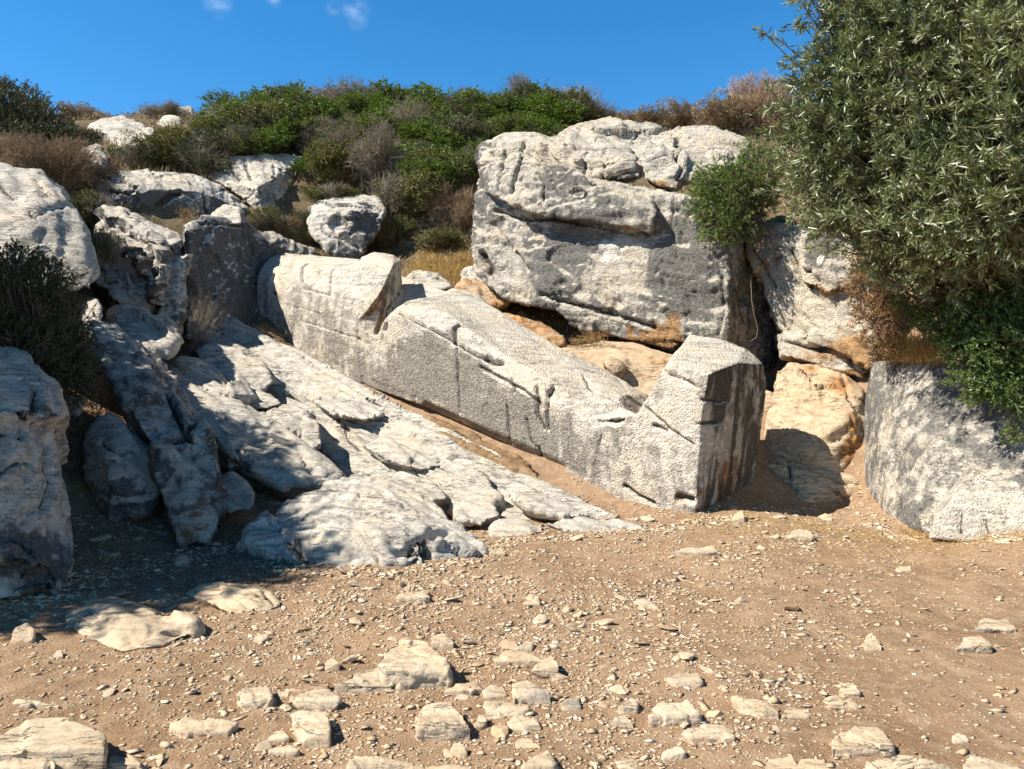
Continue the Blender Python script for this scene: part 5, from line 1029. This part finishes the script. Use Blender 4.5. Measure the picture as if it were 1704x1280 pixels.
# ------------------------------------------------------------------ loose stones of the foreground
def gpix(px, py):
    Y = CAMZ * FPX / max(py - CY, 30); x = (px - CX) / FPX * Y
    for _ in range(4):
        z = ground(x, Y)[0]; Y = (CAMZ - z) * FPX / max(py - CY, 30); x = (px - CX) / FPX * Y
    return x, Y, z
def outline_stone(poly, label, mat='stone', seed=0, white=.0, ochre=.08, patina=-.15, sharp=.005, dep=None, name='stone', group='stones lying in the foreground', ridge=None, fac=.03, fr=.42):
    poly = np.array(poly, float); pb = poly[:, 1].max(); pt = poly[:, 1].min(); xm = poly[:, 0].mean(); x0, Yf, z0 = gpix(xm, pb)
    w = (poly[:, 0].max() - poly[:, 0].min()) / FPX * Yf; hgt_tot = (pb - pt)
    D = dep if dep is not None else min(w * .75, hgt_tot / FPX * Yf * 2.0)
    pts = []
    h = fr * hgt_tot / FPX * Yf; rr = np.random.default_rng(seed); zt = z0 + h
    for px, py in poly:
        f = (pb - py) / (pb - pt)
        if f <= fr: p = P(px, py, Yf + .02 * f)
        else:
            tz = zt + h * .30 * (px - xm) / (.5 * (poly[:, 0].max() - poly[:, 0].min())) * rr.uniform(.2, 1); Y = (CAMZ - tz) * FPX / (py - CY); p = P(px, py, min(Y, Yf + D * 1.6))
        g = ground(p[0], p[1])[0]; p[2] = max(p[2], g + .004); pts.append(p)
        q = p.copy(); q[2] = g - .06; q[:2] += (np.array([pts[0][0], pts[0][1]]) - q[:2]) * .0; pts.append(q)
        if f <= fr * .6:                                  # top edge of the front face
            u = P(xm + (px - xm) * .92, pb - fr * (pb - pt), Yf + .015 + .1 * D * rr.random()); pts.append(u)
    vox = max(.006, w / 34)
    return rock(name, label, 'stone', [np.array(pts)], vox=vox, rnd=sharp, big=.006, fac=.8 * fac * min(1, w * 2.2), facs=2.4 / max(.25, w), fine=.004, strata=.003, patina=patina + .22 * math.sin(seed), ochre=ochre + .24 * math.sin(seed * 1.7), white=white, top=0, mat=mat, seed=seed, group=group)
FS = [
 ([(628, 1108), (645, 1075), (672, 1066), (715, 1070), (742, 1098), (748, 1118), (738, 1146), (700, 1142), (655, 1128), (640, 1120)], 'largest cream stone of the foreground, split by a crack down its right side', dict(white=.12)),
 ([(716, 1146), (722, 1118), (733, 1110), (757, 1128), (750, 1146)], 'small tan triangular stone against the right side of the largest cracked stone', dict(ochre=.3)),
 ([(550, 1140), (590, 1116), (640, 1110), (656, 1140), (634, 1148), (592, 1156), (560, 1152)], 'long cream wedge stone lying at the left foot of the largest cracked stone', dict(white=.1)),
 ([(478, 1150), (520, 1134), (550, 1132), (545, 1148), (500, 1156)], 'flat orange brown stone above the pale lens shaped stone', dict(ochre=.55)),
 ([(480, 1165), (500, 1153), (545, 1149), (566, 1163), (560, 1180), (520, 1182), (495, 1176)], 'pale lens shaped stone between the orange flat stone and the upright white block', dict(white=.25)),
 ([(486, 1188), (500, 1182), (545, 1182), (549, 1215), (545, 1238), (520, 1243), (508, 1232), (494, 1215)], 'upright blocky white stone casting a dark shadow to its right', dict(white=.3)),
 ([(398, 1155), (410, 1146), (450, 1144), (452, 1160), (426, 1180), (402, 1170)], 'white knobbly stone left of the orange flat stone', dict(white=.25)),
 ([(448, 1158), (462, 1148), (485, 1145), (480, 1160), (458, 1162)], 'little brown stone touching the white knobbly stone', dict(ochre=.5)),
 ([(692, 1195), (705, 1175), (750, 1167), (772, 1190), (785, 1212), (760, 1226), (740, 1233), (705, 1228), (694, 1212)], 'big rounded cream stone with a shadowed lower right edge', dict(ochre=.1)),
 ([(540, 1103), (553, 1090), (566, 1103), (566, 1116), (540, 1116)], 'small pointed tan stone standing left of the largest cracked stone', dict(ochre=.3, mat='stone')),
 ([(716, 1078), (722, 1060), (740, 1054), (745, 1066), (756, 1070), (752, 1080), (730, 1081)], 'small dark shadowed white stone right above the largest cracked stone', dict(white=.1)),
 ([(822, 1100), (850, 1081), (885, 1086), (905, 1098), (880, 1108), (835, 1108)], 'cream tent shaped stone left of the knobbly white rock', dict(ochre=.15)),
 ([(882, 1118), (898, 1098), (918, 1090), (932, 1108), (928, 1124), (905, 1130), (888, 1126)], 'knobbly white rock right of the tent shaped stone', dict(white=.2)),
 ([(916, 1126), (930, 1119), (948, 1125), (946, 1134), (920, 1133)], 'small brown stone under the knobbly white rock', dict(ochre=.5)),
 ([(860, 1078), (878, 1068), (888, 1070), (884, 1084), (866, 1084)], 'small white stone behind the tent shaped stone', dict(white=.2)),
 ([(853, 1135), (880, 1132), (915, 1148), (918, 1170), (885, 1172), (853, 1162)], 'flat grey beige slab with squared left side', dict(patina=.1)),
 ([(802, 1150), (815, 1140), (836, 1142), (848, 1154), (830, 1162), (806, 1164)], 'white stone left of the flat grey beige slab', dict(white=.2)),
 ([(803, 1188), (808, 1168), (845, 1168), (880, 1178), (870, 1190), (840, 1196), (808, 1194)], 'brown fronted block under the flat grey beige slab', dict(ochre=.25)),
 ([(845, 1202), (860, 1192), (895, 1196), (900, 1212), (880, 1218), (850, 1215)], 'white flat stone below the brown fronted block', dict(white=.3)),
 ([(788, 1210), (796, 1188), (808, 1188), (812, 1198), (800, 1216)], 'thin upright grey stone leaning beside the big rounded cream stone', dict(patina=.05)),
 ([(856, 1235), (865, 1227), (885, 1228), (893, 1242), (885, 1247), (862, 1244)], 'small bright white pebble like stone casting a crescent shadow', dict(white=.35)),
 ([(866, 1275), (895, 1258), (912, 1248), (925, 1270), (928, 1292), (870, 1292)], 'angular stone cut by the bottom edge of the picture, near the middle', dict(ochre=.2)),
 ([(738, 1150), (755, 1140), (790, 1134), (805, 1146), (792, 1155), (750, 1156)], 'brown lumpy stone right of the largest cracked stone', dict(ochre=.4)),
 ([(755, 1160), (768, 1152), (782, 1156), (780, 1166), (762, 1166)], 'small cream stone just above the big rounded one', dict(white=.05)),
 ([(934, 1172), (945, 1162), (962, 1164), (968, 1178), (950, 1184), (936, 1180)], 'bluish grey striped stone right of the brown fronted block', dict(patina=.3)),
 ([(1030, 1184), (1052, 1161), (1062, 1168), (1060, 1184), (1040, 1187)], 'white triangular shard standing in the dirt right of centre', dict(white=.3)),
 ([(1008, 1210), (1020, 1188), (1040, 1186), (1058, 1212), (1040, 1212)], 'split ochre stone below the white triangular shard', dict(ochre=.3)),
 ([(1078, 1190), (1100, 1170), (1145, 1168), (1166, 1188), (1155, 1196), (1125, 1204), (1085, 1208), (1080, 1200)], 'long tan stone with a dark notched right side, right of centre', dict(ochre=.1)),
 ([(1110, 1130), (1125, 1119), (1164, 1120), (1168, 1134), (1160, 1144), (1125, 1141)], 'white blocky stone above the long tan notched stone', dict(white=.35)),
 ([(1136, 1218), (1165, 1202), (1205, 1205), (1224, 1225), (1220, 1238), (1180, 1236), (1150, 1230)], 'flat white grey slab set in the dirt below the long tan stone', dict(white=.1, patina=-.1)),
 ([(1218, 1160), (1240, 1160), (1280, 1166), (1298, 1185), (1296, 1198), (1270, 1180), (1235, 1172)], 'long bright white blade of stone slanting down to the right', dict(white=.35)),
 ([(1300, 1194), (1306, 1178), (1322, 1174), (1348, 1192), (1340, 1198)], 'tan triangular stone right of the long white blade', dict(ochre=.2)),
 ([(1395, 1148), (1402, 1138), (1420, 1137), (1434, 1150), (1430, 1162), (1405, 1160)], 'pinkish white egg shaped stone with a sharp shadow, right side', dict(white=.25)),
 ([(1372, 1162), (1385, 1156), (1412, 1166), (1428, 1182), (1405, 1180), (1378, 1172)], 'flat tan stone under the pinkish white egg shaped stone', dict(ochre=.25)),
 ([(1432, 1070), (1440, 1062), (1458, 1060), (1471, 1080), (1466, 1086), (1440, 1084)], 'white stone with a pointed top alone on the right dirt', dict(white=.3)),
 ([(1382, 1235), (1395, 1217), (1430, 1208), (1465, 1210), (1488, 1240), (1490, 1256), (1450, 1262), (1405, 1256), (1384, 1245)], 'large flat buff slab at the bottom right', dict(ochre=.15)),
 ([(1442, 1262), (1470, 1256), (1520, 1258), (1560, 1275), (1590, 1290), (1440, 1290)], 'wide cream slab under the large buff slab at the bottom right', dict(ochre=.1)),
 ([(1585, 1225), (1594, 1218), (1608, 1222), (1614, 1232), (1600, 1238), (1587, 1234)], 'small lone tan stone right of the large buff slab', dict(ochre=.1)),
 ([(1600, 1272), (1620, 1258), (1660, 1266), (1710, 1280), (1700, 1295), (1604, 1295)], 'pale slab cut by the bottom right corner', dict(white=.2)),
 ([(1590, 1080), (1602, 1062), (1630, 1056), (1650, 1072), (1646, 1086), (1620, 1088)], 'low grey beige stone near the right edge, nearer of two', dict(patina=.05)),
 ([(1618, 1045), (1640, 1028), (1680, 1030), (1692, 1046), (1670, 1056), (1630, 1052)], 'low grey beige stone near the right edge, farther of two', dict(patina=.05)),
 ([(1306, 895), (1320, 884), (1340, 881), (1357, 890), (1352, 900), (1320, 901)], 'pale humped stone half buried in front of the boulder at right', dict(white=.1)),
 ([(1488, 950), (1498, 943), (1515, 943), (1518, 949), (1500, 953)], 'small dark edged white stone on the straw, right side', dict(white=.3)),
 ([(1115, 920), (1140, 911), (1190, 912), (1200, 918), (1160, 923), (1120, 923)], 'long flat white outcrop flush with the dirt in front of the statue feet', dict(white=.2)),
 ([(1218, 866), (1224, 855), (1236, 850), (1239, 860), (1232, 868)], 'small orange brown stone against the foot of the statue', dict(ochre=.4)),
 ([(1204, 866), (1208, 861), (1216, 861), (1217, 867)], 'tiny tan stone left of the orange brown one at the statue foot', dict(ochre=.2)),
 ([(815, 920), (822, 912), (836, 912), (842, 922), (835, 925), (820, 925)], 'small dark reddish rock at the right tip of the broad pitted rock', dict(ochre=.4, patina=.35)),
 ([(-60, 1255), (0, 1215), (50, 1198), (110, 1192), (155, 1202), (180, 1222), (178, 1240), (140, 1256), (110, 1262), (40, 1275), (-60, 1290)], 'big grey brown flat rock at the bottom left corner', dict(patina=.25, dep=.34)),
 ([(-40, 1290), (0, 1268), (50, 1252), (88, 1250), (95, 1270), (90, 1300), (-40, 1300)], 'cream rock in front of the big grey brown one at the bottom left', dict(white=.15)),
 ([(182, 1262), (190, 1252), (215, 1253), (235, 1270), (236, 1285), (180, 1285)], 'small white rock cut by the bottom edge at left', dict(white=.3)),
 ([(283, 1205), (310, 1193), (370, 1196), (398, 1200), (380, 1218), (330, 1226), (300, 1220)], 'flat tan grey slab flush with the dirt at lower left', dict(patina=.12, ochre=.1)),
 ([(448, 1254), (460, 1244), (485, 1241), (498, 1248), (488, 1257), (460, 1258)], 'flat cream stone below the upright blocky white one', dict(ochre=.1)),
 ([(445, 1236), (455, 1218), (470, 1214), (482, 1224), (470, 1236)], 'tan chip stone left of the upright blocky white one', dict(ochre=.3)),
 ([(580, 1275), (590, 1256), (640, 1258), (690, 1270), (690, 1292), (580, 1292)], 'long cream slab at the bottom edge, left of the middle', dict(white=.1)),
 ([(750, 1250), (756, 1238), (772, 1240), (778, 1256), (765, 1262)], 'small white lump at the bottom, below the big rounded cream stone', dict(white=.2)),
 ([(88, 1093), (94, 1082), (104, 1080), (106, 1092), (96, 1096)], 'small tan stone just off the shade line at left', dict(ochre=.2)),
 ([(20, 1065), (28, 1045), (45, 1036), (58, 1048), (55, 1066), (30, 1068)], 'grey stone in the shade at the left edge', dict(patina=.2)),
 ([(22, 1176), (30, 1166), (60, 1164), (100, 1172), (90, 1180), (40, 1180)], 'low white stone at the left edge of the open dirt', dict(white=.2)),
 ([(290, 935), (298, 922), (310, 925), (314, 936), (302, 942)], 'small pale stone in the shade under the rock rib', dict(white=.1)),
 ([(640, 1296), (700, 1276), (760, 1272), (790, 1280), (790, 1300)], 'flat pale slab half out of the bottom edge, centre left', dict(white=.1)),
 ([(1315, 1280), (1335, 1262), (1370, 1266), (1385, 1280), (1380, 1294), (1320, 1294)], 'ochre stone at the bottom edge right of centre', dict(ochre=.2)),
 ([(1265, 1290), (1280, 1262), (1320, 1258), (1330, 1275), (1320, 1292)], 'tan stone at the bottom edge beside the ochre one', dict(ochre=.15)),
 ([(1100, 1262), (1108, 1248), (1130, 1240), (1142, 1250), (1136, 1262), (1115, 1266)], 'dark notched brown stone at the bottom, right of the middle', dict(ochre=.45)),
 ([(660, 995), (680, 984), (710, 982), (716, 992), (690, 1000), (664, 1002)], 'flat ochre flake stone in the middle distance, left of centre', dict(ochre=.3)),
 ([(870, 1005), (882, 990), (896, 992), (900, 1006), (885, 1010)], 'white upright flake in the middle of the stony patch', dict(white=.3)),
]
for i, (poly, lab, kw) in enumerate(FS):
    outline_stone(poly, lab, seed=600 + i * 7, **kw)
# cracked piece of slab in front of the statue feet and a twig of bark on the dirt
rock('bark_piece', 'reddish brown piece of bark lying alone on the dirt at right', 'bark', [np.array([[x + .0, y, z] for x, y, z in [tuple(P(px, py, 1.6 * FPX / (1016 - 640) + .02)) for px, py in ((1302, 1012), (1308, 1008), (1325, 1008), (1332, 1013), (1328, 1017), (1306, 1016))]] + [[P(px, 1018, 5.6)[0], 5.6, .0] for px in (1305, 1330)])],
     vox=.006, rnd=.006, big=.004, fac=.0, fine=.002, patina=-.3, ochre=1.2, mat='stone', seed=71)
# 300 smaller stones one can pick out, then the gravel between them
rng = np.random.default_rng(77)
BCOL = []
def stone_base(seed, sub=3):
    r = np.random.default_rng(seed); bm = bmesh.new()
    pts = r.normal(size=(13, 3)); pts /= np.linalg.norm(pts, axis=1)[:, None]; pts *= r.uniform(.75, 1.1, (13, 1)); hull_into(bm, pts * [1, .8, .55])
    V, Q = remesh(bm, .11); n = vnormals(V, Q); V = V + n * (.05 * fbm(V * 2.5 + seed, 3, seed) + .03 * worley(V * 2 + seed, seed)[2])[:, None]
    st = np.zeros((len(V), 4)); st[:, 3] = -1; st[:, 0] = -.3 + .2 * r.random(); st[:, 1] = r.choice([-.2, 0, .1, .3, .5]); st[:, 2] = r.choice([-.3, -.1, .1, .3])
    BCOL.append('tan' if st[0, 1] >= .3 else 'whitish' if st[0, 2] >= .1 else 'cream')
    return mesh_arrays('small_stone', V, Q, M['stone'], True, st, 'stain_shade')
bases = [stone_base(800 + i) for i in range(12)]
def stone_density(x, y):
    """thick in the middle foreground, thin to the right and near the rocks"""
    px = CX + FPX * x / y; py = CY + FPX * CAMZ / y
    d = .30 + 1.0 * np.exp(-(((px - 820) / 420) ** 2)) * sstep(py, 930, 1060) + .45 * np.exp(-(((px - 1150) / 230) ** 2 + ((py - 1180) / 90) ** 2))
    d *= 1 - .55 * sstep(px, 1330, 1500); d *= .35 + 1.3 * sstep(fbm(np.stack([x, y, x * 0], 1) * 1.7, 3, 95), -.25, .3)
    return d
cand = np.column_stack([rng.uniform(-4.6, 6.5, 210000), rng.uniform(2.9, 10.2, 210000)])
keep = rng.random(len(cand)) < stone_density(cand[:, 0], cand[:, 1]) * .9; cand = cand[keep]
pxs = CX + FPX * cand[:, 0] / cand[:, 1]; cand = cand[(pxs > -40) & (pxs < 1744)]
zs = ground(cand[:, 0], cand[:, 1])
top3 = cand[:300]; big3 = np.exp(rng.normal(-3.2, .42, 300)); big3 = np.clip(big3, .022, .09)
for i in range(300):
    x, y = top3[i]; s = big3[i] * (.8 + .05 * y)
    o = link('small_stone', bases[i % 12], None, (x, y, zs[i] + s * .12)); o.scale = (s * rng.uniform(.8, 1.5), s * rng.uniform(.7, 1.2), s * rng.uniform(.35, .8))
    o.rotation_euler = (rng.normal() * .25, rng.normal() * .25, rng.random() * 6.28)
    px_ = CX + FPX * x / y; py_ = CY + FPX * (CAMZ - zs[i]) / y
    row = 'at the far edge of the clearing' if py_ < 960 else 'in the middle distance' if py_ < 1060 else 'in the near stony patch' if py_ < 1180 else 'along the bottom of the view'
    colm = 'far left' if px_ < 280 else 'left of centre' if px_ < 620 else 'at the centre' if px_ < 950 else 'right of centre' if px_ < 1300 else 'far right'
    lb = 'small %s stone on the dirt %s, %s' % (BCOL[i % 12], row, colm)
    tag(o, lb, 'small stone', lb + ', one of several alike')
# gravel: thousands of chips in one mesh
IV = np.array([[1, 0, .1], [.25, .95, -.1], [-.9, .45, .15], [-.8, -.6, 0], [.35, -.9, .1], [.1, .1, .8], [0, 0, -.8]], float)
IF = np.array([[5, i, (i + 1) % 5] for i in range(5)] + [[6, (i + 1) % 5, i] for i in range(5)])
def gravel(name, label, xy, size, mat, seed, flat=.45):
    r = np.random.default_rng(seed); n = len(xy); z = ground(xy[:, 0], xy[:, 1]); s = size
    V = IV[None] * (1 + r.uniform(-.38, .38, (n, 7, 1))); V = V * np.stack([r.uniform(.7, 1.5, n), r.uniform(.5, 1.0, n), r.uniform(.2, .75, n) * flat * 1.5], 1)[:, None, :] * s[:, None, None]
    a = r.random(n) * 6.283; tl = r.normal(size=n) * .3; ca, sa = np.cos(a), np.sin(a)
    V[:, :, 2] += V[:, :, 0] * np.tan(np.clip(tl, -.7, .7))[:, None] * .6
    X = V[:, :, 0] * ca[:, None] - V[:, :, 1] * sa[:, None]; Yy = V[:, :, 0] * sa[:, None] + V[:, :, 1] * ca[:, None]
    V = np.stack([X + xy[:, :1], Yy + xy[:, 1:], V[:, :, 2] + (z + s * .12)[:, None]], 2).reshape(-1, 3)
    F = (IF[None] + np.arange(n)[:, None, None] * 7).reshape(-1, 3); c = np.zeros((n, 3)); c[:, 0] = r.random(n); c[:, 1] = r.random(n)
    return tag(link(name, mesh_arrays(name, V, F, M[mat], False, np.repeat(c, 7, 0))), label, name.replace('_', ' '), kind='stuff')
gx_ = cand[300:]; m = min(len(gx_), 60000); sz = np.clip(np.exp(rng.normal(-5.15, .62, m)) * (.75 + .08 * gx_[:m, 1]), .0025, .035)
gravel('gravel', 'pale limestone chips strewn over the brown dirt of the clearing', gx_[:m], sz, 'gravel', 5)
# rubble, crumbs and litter gathered where the rocks meet the ground
cont = []
for line, n, sp in (([(400, 930), (560, 960), (700, 955), (800, 930), (830, 905)], 900, .10), ([(830, 905), (960, 892), (1080, 882), (1160, 868), (1240, 862), (1330, 850), (1420, 828)], 1500, .10), ([(1420, 832), (1480, 872), (1550, 895), (1704, 902)], 900, .09), ([(10, 1010), (120, 985), (160, 950), (290, 935), (400, 900)], 900, .16), ([(900, 800), (985, 850), (1040, 845)], 300, .08)):
    for (x0, y0), (x1, y1) in zip(line[:-1], line[1:]):
        m_ = int(n / (len(line) - 1)); t_ = rng.random(m_); g0 = np.array(gpix(x0, y0)[:2]); g1 = np.array(gpix(x1, y1)[:2]); q = g0 + (g1 - g0) * t_[:, None] + rng.normal(size=(m_, 2)) * sp; cont.append(q)
cont = np.concatenate(cont)
gravel('rubble', 'crumbled stone chips gathered along the foot of the rocks and the statue', cont, np.clip(np.exp(rng.normal(-4.3, .55, len(cont))), .004, .05), 'gravel', 8)
xy2 = np.column_stack([rng.uniform(-4.6, 6.5, 14000), rng.uniform(2.9, 9.6, 14000)]); gravel('brown_grit', 'brown crumbs of earth and shale over the clearing', xy2, np.clip(np.exp(rng.normal(-5.3, .45, 14000)) * (.7 + .08 * xy2[:, 1]), .002, .02), 'shale', 6)
